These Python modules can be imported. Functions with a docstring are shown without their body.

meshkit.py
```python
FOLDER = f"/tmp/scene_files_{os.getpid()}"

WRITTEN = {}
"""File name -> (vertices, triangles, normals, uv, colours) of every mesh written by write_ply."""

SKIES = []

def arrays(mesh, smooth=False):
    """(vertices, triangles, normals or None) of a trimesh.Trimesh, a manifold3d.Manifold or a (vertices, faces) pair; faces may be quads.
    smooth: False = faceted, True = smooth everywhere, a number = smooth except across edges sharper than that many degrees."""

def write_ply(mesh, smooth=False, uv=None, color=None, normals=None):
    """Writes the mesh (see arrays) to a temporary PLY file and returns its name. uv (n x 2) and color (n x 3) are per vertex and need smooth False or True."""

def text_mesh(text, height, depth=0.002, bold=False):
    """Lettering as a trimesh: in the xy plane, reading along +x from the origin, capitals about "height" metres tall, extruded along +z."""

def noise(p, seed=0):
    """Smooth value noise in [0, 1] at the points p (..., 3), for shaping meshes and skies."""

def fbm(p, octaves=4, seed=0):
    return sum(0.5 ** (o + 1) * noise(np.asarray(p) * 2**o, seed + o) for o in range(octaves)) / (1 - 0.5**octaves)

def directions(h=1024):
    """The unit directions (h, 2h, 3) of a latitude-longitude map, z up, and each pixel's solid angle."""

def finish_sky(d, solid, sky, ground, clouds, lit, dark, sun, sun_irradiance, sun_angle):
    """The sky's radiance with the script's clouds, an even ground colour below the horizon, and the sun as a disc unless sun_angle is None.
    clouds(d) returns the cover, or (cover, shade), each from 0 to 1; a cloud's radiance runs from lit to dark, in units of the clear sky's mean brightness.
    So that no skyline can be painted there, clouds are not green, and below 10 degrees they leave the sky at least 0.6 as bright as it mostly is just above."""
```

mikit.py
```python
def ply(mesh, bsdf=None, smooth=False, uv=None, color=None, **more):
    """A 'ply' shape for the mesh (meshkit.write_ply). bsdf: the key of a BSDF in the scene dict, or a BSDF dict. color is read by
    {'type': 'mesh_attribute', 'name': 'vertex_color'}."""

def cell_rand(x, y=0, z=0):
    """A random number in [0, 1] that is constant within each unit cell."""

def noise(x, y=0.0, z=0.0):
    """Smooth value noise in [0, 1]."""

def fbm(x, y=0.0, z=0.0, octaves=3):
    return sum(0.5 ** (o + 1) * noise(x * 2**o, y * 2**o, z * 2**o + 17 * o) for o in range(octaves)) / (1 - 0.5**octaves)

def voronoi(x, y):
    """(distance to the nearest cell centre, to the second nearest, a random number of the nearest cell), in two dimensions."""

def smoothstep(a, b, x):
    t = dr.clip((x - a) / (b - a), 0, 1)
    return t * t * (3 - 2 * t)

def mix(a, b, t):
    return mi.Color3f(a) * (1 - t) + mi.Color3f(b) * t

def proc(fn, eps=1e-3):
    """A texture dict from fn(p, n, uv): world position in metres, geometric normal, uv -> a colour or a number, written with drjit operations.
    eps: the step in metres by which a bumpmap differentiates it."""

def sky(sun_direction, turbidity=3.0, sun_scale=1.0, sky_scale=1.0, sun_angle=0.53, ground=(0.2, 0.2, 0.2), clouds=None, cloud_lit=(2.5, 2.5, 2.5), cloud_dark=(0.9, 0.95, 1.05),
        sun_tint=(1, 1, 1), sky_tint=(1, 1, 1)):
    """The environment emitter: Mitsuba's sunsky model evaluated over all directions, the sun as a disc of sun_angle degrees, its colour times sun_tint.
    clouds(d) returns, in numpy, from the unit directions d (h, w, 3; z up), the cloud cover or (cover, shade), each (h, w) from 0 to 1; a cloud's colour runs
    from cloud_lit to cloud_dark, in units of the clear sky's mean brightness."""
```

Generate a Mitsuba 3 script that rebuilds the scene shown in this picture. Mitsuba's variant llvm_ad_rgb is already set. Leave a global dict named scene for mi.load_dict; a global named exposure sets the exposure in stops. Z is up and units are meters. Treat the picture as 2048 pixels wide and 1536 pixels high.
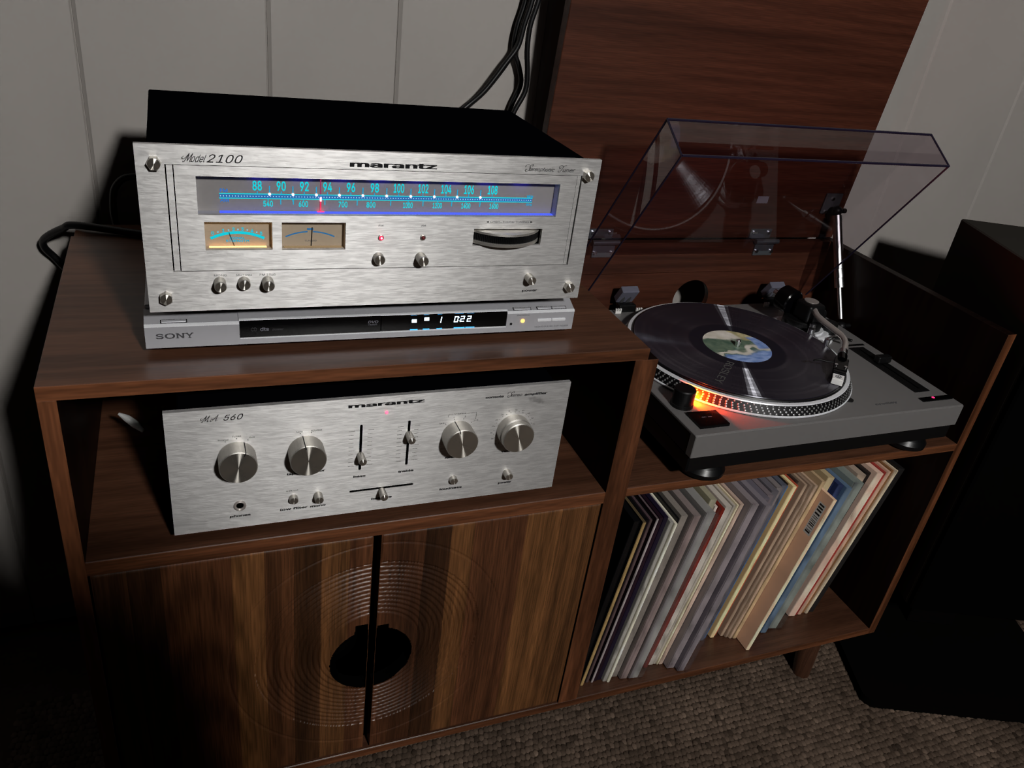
import math, random
import numpy as np, trimesh, manifold3d as m3
import mitsuba as mi, drjit as dr
import mikit, meshkit
from mikit import proc, noise, fbm, cell_rand, smoothstep, mix
from shapely.geometry import Polygon, Point, LineString, box as sbox
from shapely.ops import unary_union
from shapely import affinity

T = mi.ScalarTransform4f
scene, labels = {'type': 'scene'}, {}
rng = random.Random(7)

# ------------------------------------------------------------------ camera, light, exposure
CAM = np.array([0.12554, -0.66962, 1.07617])
FWD = np.array([0.36689, 0.79467, -0.48363])
UP = np.array([0.07069, 0.49456, 0.86626])
scene['camera'] = {'type': 'perspective', 'fov': 65.193, 'fov_axis': 'x', 'near_clip': 0.02, 'far_clip': 50.0,
                   'to_world': T().look_at(origin=CAM.tolist(), target=(CAM + FWD).tolist(), up=UP.tolist())}
LAMP = [0.58, -1.87, 1.87]
LAMP_R, LAMP_POWER = 0.08, 580.0
scene['room_light'] = {'type': 'constant', 'radiance': {'type': 'rgb', 'value': [0.0014, 0.0013, 0.00125]}, 'sampling_weight': 0.15}
exposure = 0.0


# ------------------------------------------------------------------ helpers
def lin(r, g, b):
    return [((c / 255 + 0.055) / 1.055) ** 2.4 if c > 10 else c / 255 / 12.92 for c in (r, g, b)]


def rgb(c):
    return {'type': 'rgb', 'value': [float(x) for x in c]}


def fresh(key, pool):
    if key not in pool:
        return key
    i = 1
    while f'{key}_{i:03d}' in pool:
        i += 1
    return f'{key}_{i:03d}'


THINGS = set()


def thing(name, label, cat, group=None):
    key = fresh(name, THINGS)
    THINGS.add(key)
    labels[key] = {'label': label, 'category': cat}
    if group:
        labels[key]['group'] = group
    return key


def struct(name, label=None):
    THINGS.add(name)
    labels[name] = {'kind': 'structure'}
    if label:
        labels[name]['label'] = label
    return name


def put(parent, name, mesh, mat, smooth=False, uv=None, color=None, label=None, kind=None, **more):
    key = fresh(f'{parent}__{name}' if name else parent, scene)
    if isinstance(mesh, list):
        mesh = cat(mesh)
    scene[key] = mikit.ply(mesh, mat, smooth=smooth, uv=uv, color=color, **more)
    if label or kind:
        labels.setdefault(key, {})
        if label:
            labels[key]['label'] = label
        if kind:
            labels[key]['kind'] = kind
    return key


def glow(parent, name, mesh, radiance, weight=0.004, label=None):
    return put(parent, name, mesh, 'mat_black', label=label,
               emitter={'type': 'area', 'radiance': rgb(radiance), 'sampling_weight': weight})


def cat(ms):
    return trimesh.util.concatenate([tm(m) for m in ms])


def tm(m):
    if isinstance(m, trimesh.Trimesh):
        return m
    a = m.to_mesh()
    return trimesh.Trimesh(np.asarray(a.vert_properties)[:, :3], np.asarray(a.tri_verts), process=False)


def bx(x0, x1, y0, y1, z0, z1, b=0.0008):
    """A box with chamfered edges."""
    if b <= 0:
        m = trimesh.creation.box(extents=(x1 - x0, y1 - y0, z1 - z0))
        m.apply_translation(((x0 + x1) / 2, (y0 + y1) / 2, (z0 + z1) / 2))
        return m
    b = min(b, (x1 - x0) / 2.2, (y1 - y0) / 2.2, (z1 - z0) / 2.2)
    p = []
    for x, sx in ((x0, 1), (x1, -1)):
        for y, sy in ((y0, 1), (y1, -1)):
            for z, sz in ((z0, 1), (z1, -1)):
                p += [(x + sx * b, y + sy * b, z), (x + sx * b, y, z + sz * b), (x, y + sy * b, z + sz * b)]
    return tm(m3.Manifold.hull_points(np.array(p)))


def xz_plate(poly, y0, y1):
    """Extrudes a shape drawn in the (x, z) plane from y0 (front) to y1 (back)."""
    out = []
    for g in getattr(poly, 'geoms', [poly]):
        if g.is_empty:
            continue
        m = trimesh.creation.extrude_polygon(g, y1 - y0, engine='earcut')
        v = m.vertices.copy()
        m.vertices = np.column_stack([v[:, 0], y1 - v[:, 2], v[:, 1]])
        out.append(m)
    return trimesh.util.concatenate(out)


def xy_plate(poly, z0, z1):
    out = []
    for g in getattr(poly, 'geoms', [poly]):
        if g.is_empty:
            continue
        m = trimesh.creation.extrude_polygon(g, z1 - z0, engine='earcut')
        m.apply_translation((0, 0, z0))
        out.append(m)
    return trimesh.util.concatenate(out)


def uv_xz(m):
    return np.asarray(m.vertices)[:, [0, 2]]


def frame(axis):
    """Rotation that takes +z to the axis."""
    a = np.asarray(axis, float)
    return trimesh.geometry.align_vectors([0, 0, 1], a / np.linalg.norm(a))


def lathe(profile, centre, axis=(0, 0, 1), n=48, t0=0.0, t1=2 * math.pi):
    """Surface of revolution with faceless seams: every profile segment gets vertices of its own, so that edges stay crisp.
    Returns (mesh, uv) with u round the axis and v along the profile. profile: (r, h) pairs."""
    V, F, UV = [], [], []
    th = np.linspace(t0, t1, n + 1)
    s = 0.0
    for (r0, h0), (r1, h1) in zip(profile[:-1], profile[1:]):
        base = sum(len(v) for v in V)
        r0, r1 = max(r0, 1e-5), max(r1, 1e-5)
        d = math.hypot(r1 - r0, h1 - h0)
        if d == 0:
            continue
        a = np.column_stack([r0 * np.cos(th), r0 * np.sin(th), np.full(n + 1, h0)])
        b = np.column_stack([r1 * np.cos(th), r1 * np.sin(th), np.full(n + 1, h1)])
        V += [a, b]
        UV += [np.column_stack([th, np.full(n + 1, s)]), np.column_stack([th, np.full(n + 1, s + d * 100)])]
        s += d * 100
        i = np.arange(n)
        q = np.column_stack([base + i, base + i + 1, base + n + 1 + i + 1, base + n + 1 + i])
        F += [q[:, [0, 1, 2]], q[:, [0, 2, 3]]]
    m = trimesh.Trimesh(np.vstack(V), np.vstack(F), process=False)
    M = frame(axis)
    M[:3, 3] = centre
    m.apply_transform(M)
    return m, np.vstack(UV)


def put_lathe(parent, name, profile, centre, axis, mat, n=48, label=None):
    m, uv = lathe(profile, centre, axis, n)
    return put(parent, name, m, mat, smooth=True, uv=uv, label=label)


def cyl(p, q, r, n=20, r2=None):
    p, q = np.asarray(p, float), np.asarray(q, float)
    L = np.linalg.norm(q - p)
    m = tm(m3.Manifold.cylinder(L, r, r if r2 is None else r2, n))
    M = frame(q - p)
    M[:3, 3] = p
    m.apply_transform(M)
    return m


def smooth_path(pts, k=8):
    P = np.asarray(pts, float)
    P = np.vstack([2 * P[0] - P[1], P, 2 * P[-1] - P[-2]])
    out = []
    for i in range(1, len(P) - 2):
        for t in np.linspace(0, 1, k, endpoint=False):
            a, b, c, d = P[i - 1:i + 3]
            out.append(0.5 * (2 * b + (c - a) * t + (2 * a - 5 * b + 4 * c - d) * t * t + (3 * b - a - 3 * c + d) * t ** 3))
    out.append(P[-2])
    return np.array(out)


def tube(pts, r, sides=12, k=8, radii=None):
    P = smooth_path(pts, k)
    t = np.gradient(P, axis=0)
    t /= np.linalg.norm(t, axis=1, keepdims=True)
    n = np.cross(t[0], [0.3, 0.5, 0.8])
    N = []
    for i in range(len(P)):
        n = n - t[i] * np.dot(n, t[i])
        n /= np.linalg.norm(n)
        N.append(n.copy())
    N = np.array(N)
    B = np.cross(t, N)
    a = np.arange(sides) * 2 * math.pi / sides
    R = np.full(len(P), r) if radii is None else np.interp(np.linspace(0, 1, len(P)), np.linspace(0, 1, len(radii)), radii)
    V = P[:, None] + R[:, None, None] * (np.cos(a)[None, :, None] * N[:, None] + np.sin(a)[None, :, None] * B[:, None])
    V = V.reshape(-1, 3)
    F = []
    for i in range(len(P) - 1):
        for j in range(sides):
            q = (i * sides + j, i * sides + (j + 1) % sides, (i + 1) * sides + (j + 1) % sides, (i + 1) * sides + j)
            F += [(q[0], q[1], q[2]), (q[0], q[2], q[3])]
    c0, c1 = len(V), len(V) + 1
    V = np.vstack([V, P[:1], P[-1:]])
    for j in range(sides):
        F += [(c0, (j + 1) % sides, j), (c1, (len(P) - 1) * sides + j, (len(P) - 1) * sides + (j + 1) % sides)]
    return trimesh.Trimesh(V, np.array(F), process=False)


def strokes(lines, w, nib=(0, 0)):
    """Pen strokes in the plane as a shape: each line swept by a slanted nib."""
    out = []
    for pts in lines:
        P = smooth_path([(*p, 0) for p in pts], 6)[:, :2] if len(pts) > 2 else np.array(pts, float)
        out.append(LineString(P).buffer(w / 2, quad_segs=3))
        if nib != (0, 0):
            nv = np.array(nib)
            for a, b in zip(P[:-1], P[1:]):
                q = Polygon([a - nv, a + nv, b + nv, b - nv])
                if q.area > 1e-14:
                    out.append(q.convex_hull.buffer(w / 3, quad_segs=2))
    return unary_union(out).simplify(w / 12)


_TEXT = {}


def text_mesh(s, h, bold=False, sx=1.0, shear=0.0, centre=False, width=None):
    k = (s, bold)
    if k not in _TEXT:
        _TEXT[k] = meshkit.text_mesh(s, 1.0, depth=1.0, bold=bold)
    m = _TEXT[k].copy()
    v = m.vertices.copy()
    x = v[:, 0] * h
    if width:
        sx = width / (x.max() - x.min())
        x = x - x.min()
    x = x * sx + v[:, 1] * h * shear
    if centre:
        x = x - (x.max() + x.min()) / 2
    m.vertices = np.column_stack([x, v[:, 1] * h, v[:, 2]])
    return m


def wall_text(s, x, y, z, h, depth=0.00025, **kw):
    """Lettering that stands on a front panel (facing -y) at the plane y; z is the baseline."""
    m = text_mesh(s, h, **kw)
    v = m.vertices
    m.vertices = np.column_stack([x + v[:, 0], y - v[:, 2] * depth, z + v[:, 1]])
    return m


# ------------------------------------------------------------------ materials
def bsdf(name, d):
    scene[name] = d
    return name


def plain(name, c, rough=0.5, spec=0.5, metallic=0.0):
    return bsdf(name, {'type': 'twosided', 'bsdf': {'type': 'principled', 'base_color': rgb(c), 'roughness': rough, 'specular': spec, 'metallic': metallic}})


plain('mat_black', (0.0025, 0.0025, 0.0028), 0.45, 0.3)
plain('mat_ink', (0.008, 0.008, 0.009), 0.6, 0.2)
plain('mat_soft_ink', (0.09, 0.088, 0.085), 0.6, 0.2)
bsdf('mat_black_case', {'type': 'twosided', 'bsdf': {'type': 'diffuse', 'reflectance': rgb((0.0016, 0.0016, 0.0026))}})
bsdf('mat_matte_black', {'type': 'twosided', 'bsdf': {'type': 'diffuse', 'reflectance': rgb((0.0015, 0.0015, 0.0015))}})
plain('mat_gloss_black', (0.0012, 0.0012, 0.0015), 0.2, 0.25)
plain('mat_rubber', (0.003, 0.003, 0.0035), 0.35, 0.4)
plain('mat_cable', (0.003, 0.003, 0.0035), 0.4, 0.35)
plain('mat_white', (0.75, 0.74, 0.72), 0.4, 0.5)
plain('mat_pale_grey', (0.42, 0.42, 0.41), 0.5, 0.4)
plain('mat_grey_paint', (0.190, 0.182, 0.180), 0.42, 0.5, 0.3)
plain('mat_dark_grey', (0.05, 0.05, 0.055), 0.5, 0.4)
plain('mat_grey_print', (0.11, 0.11, 0.12), 0.6, 0.2)
plain('mat_dvd_silver', (0.46, 0.46, 0.49), 0.42, 0.5, 0.4)
plain('mat_dvd_edge', (0.80, 0.81, 0.84), 0.32, 0.5, 0.25)
plain('mat_zinc', (0.36, 0.40, 0.44), 0.33, 0.5, 0.9)
plain('mat_lens_red', (0.12, 0.02, 0.02), 0.2, 0.5)
plain('mat_dot', (0.5, 0.5, 0.5), 0.22, 0.5, 0.7)
bsdf('mat_speaker_box', {'type': 'twosided', 'bsdf': {'type': 'diffuse', 'reflectance': rgb((0.036, 0.033, 0.029))}})
bsdf('mat_speaker', {'type': 'twosided', 'bsdf': {'type': 'diffuse', 'reflectance': rgb((0.0030, 0.0028, 0.0025))}})
plain('mat_dial_plate', (0.25, 0.235, 0.225), 0.55, 0.3)
plain('mat_meter_plate', (0.42, 0.34, 0.25), 0.5, 0.3)
plain('mat_blue_print', (0.04, 0.22, 0.55), 0.6, 0.2)
plain('mat_vinyl_text', (0.16, 0.16, 0.19), 0.4, 0.4)
plain('mat_blocker', (0.012, 0.011, 0.010), 0.8, 0.2)
bsdf('mat_chrome', {'type': 'twosided', 'bsdf': {'type': 'roughconductor', 'material': 'none', 'alpha': 0.16, 'specular_reflectance': rgb((0.85, 0.86, 0.88))}})
plain('mat_chrome_soft', (0.52, 0.47, 0.44), 0.3, 0.5, 0.6)
bsdf('mat_pane', {'type': 'thindielectric', 'int_ior': 1.45})
bsdf('mat_acrylic', {'type': 'thindielectric', 'int_ior': 1.45, 'specular_transmittance': rgb((0.80, 0.745, 0.785))})
plain('mat_acrylic_edge', (0.012, 0.009, 0.022), 0.2, 0.5)
plain('mat_hinge_plastic', (0.13, 0.13, 0.17), 0.15, 0.6)
bsdf('mat_clear_plastic', {'type': 'thindielectric', 'int_ior': 1.5, 'specular_transmittance': rgb((0.8, 0.8, 0.84))})


def wall_paint(p, n, uv):
    return mix((0.315, 0.292, 0.272), (0.355, 0.330, 0.308), fbm(p.x * 9, p.y * 9, p.z * 5, 3))


bsdf('mat_wall', {'type': 'twosided', 'bsdf': {'type': 'principled', 'base_color': proc(wall_paint), 'roughness': 0.55, 'specular': 0.35}})


def wood_fn(axis, dark, light, fine=1.0, band=0.0):
    def fn(p, n, uv):
        a, b, c = {'x': (p.x, p.y, p.z), 'y': (p.y, p.x, p.z), 'z': (p.z, p.x, p.y)}[axis]
        w = 0.012 * (fbm(a * 5, b * 7, c * 7, 2) - 0.5)
        big = fbm(a * 1.6 + 3, (b + w) * 26, (c + w) * 26, 3)
        mid = noise(a * 7, (b + w) * 150, (c + w) * 150)
        tiny = noise(a * 55, b * 900 * fine, c * 900 * fine)
        t = smoothstep(0.2, 0.8, 0.6 * big + 0.4 * mid)
        if band:
            t = t * (1 - band) + band * noise(a * 1.1 + 8, b * 17 + 3, c * 17)
        return mix(dark, light, t) * (0.72 + 0.5 * tiny)
    return fn


WD, WL = (0.030, 0.0120, 0.0066), (0.110, 0.046, 0.025)
ED, EL = (0.050, 0.0165, 0.0064), (0.165, 0.058, 0.0240)
for ax in 'xyz':
    bsdf(f'mat_wood_{ax}', {'type': 'twosided', 'bsdf': {'type': 'principled', 'base_color': proc(wood_fn(ax, WD, WL, 1.0, 0.35)), 'roughness': 0.36, 'specular': 0.5}})
for ax in 'xz':
    bsdf(f'mat_edge_{ax}', {'type': 'twosided', 'bsdf': {'type': 'principled', 'base_color': proc(wood_fn(ax, ED, EL, 0.6)), 'roughness': 0.42, 'specular': 0.4}})
bsdf('mat_lid', {'type': 'twosided', 'bsdf': {'type': 'principled', 'base_color': proc(wood_fn('x', (0.026, 0.0070, 0.0034), (0.088, 0.027, 0.0142), 1.0, 0.4)), 'roughness': 0.42, 'specular': 0.4}})


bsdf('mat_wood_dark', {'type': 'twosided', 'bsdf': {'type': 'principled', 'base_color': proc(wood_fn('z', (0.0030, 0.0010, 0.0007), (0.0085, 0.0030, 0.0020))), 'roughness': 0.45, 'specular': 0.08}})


def door_fn(p, n, uv):
    x = p.x + 0.006 * (fbm(p.z * 3, p.x * 6, 0, 2) - 0.5) + 0.0
    s = x * 31 + 1.3 * noise(x * 11, 4.0)
    i = dr.floor(s)
    tone = cell_rand(i, 3, 1)
    tone2 = cell_rand(i, 9, 2)
    warp = 0.5 * fbm(x * 14 + tone * 9, p.z * 2.2 + tone2 * 7, 0, 2)
    rings = 0.5 + 0.5 * dr.sin((x * 170 + warp * 26 + tone * 20))
    fineg = noise(x * 950, p.z * 45, 0)
    midg = noise(x * 260 + warp * 5, p.z * 9, 1.0)
    gold = mix((0.034, 0.0130, 0.0052), (0.165, 0.068, 0.0235), smoothstep(0.2, 1.0, tone))
    red = mix((0.028, 0.0100, 0.0046), (0.100, 0.036, 0.0150), tone2)
    c = mix(gold, red, smoothstep(0.4, 0.6, tone2))
    edge = smoothstep(0.0, 0.05, s - i)
    cath = dr.sin(p.z * 62 + 3.0 * dr.square((p.x - 0.112) / 0.036) + 5 * fbm(p.x * 9, p.z * 5, 3, 2))
    inside = smoothstep(0.062, 0.066, p.x) * smoothstep(0.158, 0.154, p.x)
    rings = rings * (1 - inside) + inside * (0.5 + 0.5 * cath)
    return c * (0.50 + 0.42 * rings + 0.36 * midg) * (0.62 + 0.62 * fineg) * (0.75 + 0.25 * edge)


bsdf('mat_door', {'type': 'twosided', 'bsdf': {'type': 'principled', 'base_color': proc(door_fn), 'roughness': 0.38, 'specular': 0.5}})


def streak(p):
    return fbm(p.x * 130, p.z * 1300, p.y * 40, 2) * 0.65 + fbm(p.x * 60, p.z * 420 + 7, 2.0, 2) * 0.35


def brush_spec(p, n, uv):
    t = smoothstep(0.25, 0.75, streak(p))
    return mix((0.55, 0.538, 0.527), (0.82, 0.807, 0.79), t)


def brush_diff(p, n, uv):
    t = smoothstep(0.25, 0.75, streak(p))
    c = mix((0.370, 0.362, 0.358), (0.490, 0.482, 0.477), t)
    d = dr.sqrt(dr.square((p.x - 0.4715) / 0.011) + dr.square((p.z - 0.6395 + (p.x - 0.4715) * 0.3) / 0.0045))
    smudge = (1 - smoothstep(0.35, 1.2, d + 0.9 * (fbm(p.x * 220, p.z * 220, 0, 2) - 0.5))) * smoothstep(0.015, 0.0, dr.abs(p.y - 0.0096))
    return c * (1 - 0.45 * smudge)


def brush_bump(p, n, uv):
    return fbm(p.x * 190, p.z * 1100, 0, 2)


bsdf('mat_brushed', {'type': 'twosided', 'bsdf': {'type': 'bumpmap', 'scale': 0.00008, 'arbitrary': proc(brush_bump, 4e-4), 'bsdf': {
    'type': 'blendbsdf', 'weight': 0.62,
    'a': {'type': 'roughconductor', 'material': 'none', 'alpha_u': 0.13, 'alpha_v': 0.5, 'specular_reflectance': proc(brush_spec)},
    'b': {'type': 'diffuse', 'reflectance': proc(brush_diff)}}}})
bsdf('mat_turned', {'type': 'twosided', 'bsdf': {'type': 'blendbsdf', 'weight': 0.3,
    'a': {'type': 'roughconductor', 'material': 'none', 'alpha_u': 0.07, 'alpha_v': 0.42, 'specular_reflectance': rgb((0.80, 0.76, 0.69))},
    'b': {'type': 'diffuse', 'reflectance': rgb((0.17, 0.155, 0.135))}}})
bsdf('mat_knob_side', {'type': 'twosided', 'bsdf': {'type': 'blendbsdf', 'weight': 0.35,
    'a': {'type': 'roughconductor', 'material': 'none', 'alpha_u': 0.22, 'alpha_v': 0.2, 'specular_reflectance': rgb((0.80, 0.77, 0.71))},
    'b': {'type': 'diffuse', 'reflectance': rgb((0.42, 0.40, 0.37))}}})

REC = (0.8575, 0.1648)


def vinyl_spec(p, n, uv):
    r = dr.sqrt(dr.square(p.x - REC[0]) + dr.square(p.y - REC[1]))
    band = noise(r * 2600, 0.5)
    tracks = smoothstep(0.35, 0.75, noise(r * 190, 3.0))
    groove = smoothstep(0.069, 0.071, r)
    v = (0.16 + 0.16 * tracks + 0.16 * band) * groove + 0.02 * (1 - groove)
    return mi.Color3f(v * 0.97, v * 0.97, v * 1.08)


bsdf('mat_vinyl', {'type': 'twosided', 'bsdf': {'type': 'blendbsdf', 'weight': 0.5,
    'a': {'type': 'roughconductor', 'material': 'none', 'alpha_u': 0.06, 'alpha_v': 0.95, 'specular_reflectance': proc(vinyl_spec)},
    'b': {'type': 'principled', 'base_color': rgb((0.031, 0.027, 0.041)), 'roughness': 0.25, 'specular': 0.45}}})


def label_fn(p, n, uv):
    x, y = (p.x - REC[0]) / 0.05, (p.y - REC[1]) / 0.05
    a, b = 0.80 * x + 0.6 * y, -0.6 * x + 0.8 * y
    q = fbm(x * 2.2 + 4, y * 2.2, 0, 3)
    green = mix((0.035, 0.075, 0.055), (0.13, 0.17, 0.12), fbm(x * 6, y * 6, 1, 2))
    blue = mix((0.05, 0.11, 0.34), (0.30, 0.40, 0.62), fbm(x * 5, y * 9, 3, 2))
    cream = mix((0.42, 0.38, 0.30), (0.66, 0.62, 0.58), fbm(x * 4, y * 4, 5, 2))
    w = q - 0.5
    c = mix(green, cream, smoothstep(0.35, 0.5, y + 0.1 * x + 0.4 * w))
    c = mix(c, cream, smoothstep(0.16, 0.05, dr.abs(a * 0.55 + b + 0.30 + 0.8 * w)) * 0.9)
    c = mix(c, blue, smoothstep(-0.35, -0.52, y + 0.45 * w - 0.15 * x))
    c = mix(c, mix((0.20, 0.19, 0.10), (0.50, 0.43, 0.24), fbm(x * 9, y * 5, 8, 2)), smoothstep(0.3, 0.45, x + 0.6 * w) * smoothstep(0.0, 0.12, y + w))
    c = mix(c, blue, smoothstep(0.55, 0.68, x + 0.3 * w) * smoothstep(0.45, 0.3, dr.abs(y - 0.1)))
    return mi.Color3f(dr.minimum(c.x * 1.45, 0.9), dr.minimum(c.y * 1.45, 0.9), dr.minimum(c.z * 1.45, 0.9))


bsdf('mat_label', {'type': 'twosided', 'bsdf': {'type': 'principled', 'base_color': proc(label_fn), 'roughness': 0.45, 'specular': 0.3}})


def sleeve_fn(p, n, uv):
    return 0.0


bsdf('mat_sleeve', {'type': 'twosided', 'bsdf': {'type': 'principled', 'base_color': {'type': 'mesh_attribute', 'name': 'vertex_color'}, 'roughness': 0.45, 'specular': 0.4}})
bsdf('mat_sleeve_gloss', {'type': 'twosided', 'bsdf': {'type': 'principled', 'base_color': {'type': 'mesh_attribute', 'name': 'vertex_color'}, 'roughness': 0.24, 'specular': 0.5}})
bsdf('mat_pile', {'type': 'twosided', 'bsdf': {'type': 'diffuse', 'reflectance': {'type': 'mesh_attribute', 'name': 'vertex_color'}}})


def carpet_fn(p, n, uv):
    return mix((0.058, 0.042, 0.0315), (0.078, 0.056, 0.042), noise(p.x * 260, p.y * 260, 0)) * (0.75 + 0.5 * fbm(p.x * 14, p.y * 14, 0, 2))


bsdf('mat_carpet', {'type': 'twosided', 'bsdf': {'type': 'diffuse', 'reflectance': proc(carpet_fn)}})

# ------------------------------------------------------------------ the setting: wall, floor
WALL_Y = 0.46
wall = struct('wall_back', 'off-white panelled wall with vertical grooves behind the console')
scene['wall_back__backing'] = mikit.ply(bx(-1.6, 3.2, WALL_Y + 0.006, WALL_Y + 0.03, 0, 2.4, 0), 'mat_wall')
grooves = [-1.6, -1.18, -0.95, -0.60, -0.40, -0.147, 0.0230, 0.2408, 0.4081, 0.62, 0.83, 1.03, 1.18, 1.3512, 1.5965, 1.80, 2.02, 2.27, 2.50, 2.74, 2.97, 3.2]
for a, b in zip(grooves[:-1], grooves[1:]):
    g, d = 0.0006, 0.0045
    sec = [(a + g, WALL_Y + 0.006), (a + g, WALL_Y + 0.0040), (a + g + d, WALL_Y), (b - g - d * 0.3, WALL_Y), (b - g, WALL_Y + 0.0022), (b - g, WALL_Y + 0.006)]
    put(wall, 'panel', xy_plate(Polygon(sec), 0.0, 2.4), 'mat_wall')
floor = struct('floor', 'brown flecked berber carpet')
scene['floor__base'] = mikit.ply(bx(-1.6, 3.2, -2.6, WALL_Y + 0.03, -0.03, 0.0, 0), 'mat_carpet')


def pile():
    r = np.random.default_rng(3)
    xs, ys = np.arange(-0.15, 1.75, 0.0076), np.arange(-0.52, 0.30, 0.0100)
    X, Y = np.meshgrid(xs, ys)
    X = X + 0.0038 * (np.arange(len(ys)) % 2)[:, None]
    X, Y = X.ravel() + r.normal(0, 0.0008, X.size), Y.ravel() + r.normal(0, 0.0009, Y.size)
    n = len(X)
    hgt = 0.0014 + 0.0012 * r.random(n)
    big = meshkit.fbm(np.column_stack([X * 7, Y * 7, 0 * X]), 3, 5)
    fleck = r.random(n)
    base = np.array([0.104, 0.0735, 0.0550])[None] * (0.25 + 1.3 * big)[:, None] * (0.75 + 0.45 * r.random(n))[:, None]
    base[fleck < 0.10] *= 0.6
    base[fleck > 0.94] *= 1.35
    ang = np.arange(6) * math.pi / 3
    ring = [(1.0, 0.0), (0.92, 0.6), (0.45, 1.0)]
    V, F = [], []
    k = 0
    loc = []
    for rr, zz in ring:
        loc += [(rr * math.cos(a) * 0.0047, rr * math.sin(a) * 0.0060, zz) for a in ang]
    loc.append((0, 0, 1.08))
    loc = np.array(loc)
    f = []
    for L in range(2):
        for j in range(6):
            a, b = L * 6 + j, L * 6 + (j + 1) % 6
            f += [(a, b, b + 6), (a, b + 6, a + 6)]
    f += [(12 + j, 12 + (j + 1) % 6, 18) for j in range(6)]
    f = np.array(f)
    V = np.repeat(loc[None], n, 0)
    V[:, :, 2] *= hgt[:, None]
    V[:, :, 0] += X[:, None]
    V[:, :, 1] += Y[:, None]
    C = np.repeat(base[:, None], 19, 1)
    F = (f[None] + (np.arange(n) * 19)[:, None, None]).reshape(-1, 3)
    return trimesh.Trimesh(V.reshape(-1, 3), F, process=False), C.reshape(-1, 3)


pm, pc = pile()
put(floor, 'carpet_pile', pm, 'mat_pile', smooth=True, color=pc, kind='stuff', label='looped brown carpet pile')

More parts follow.
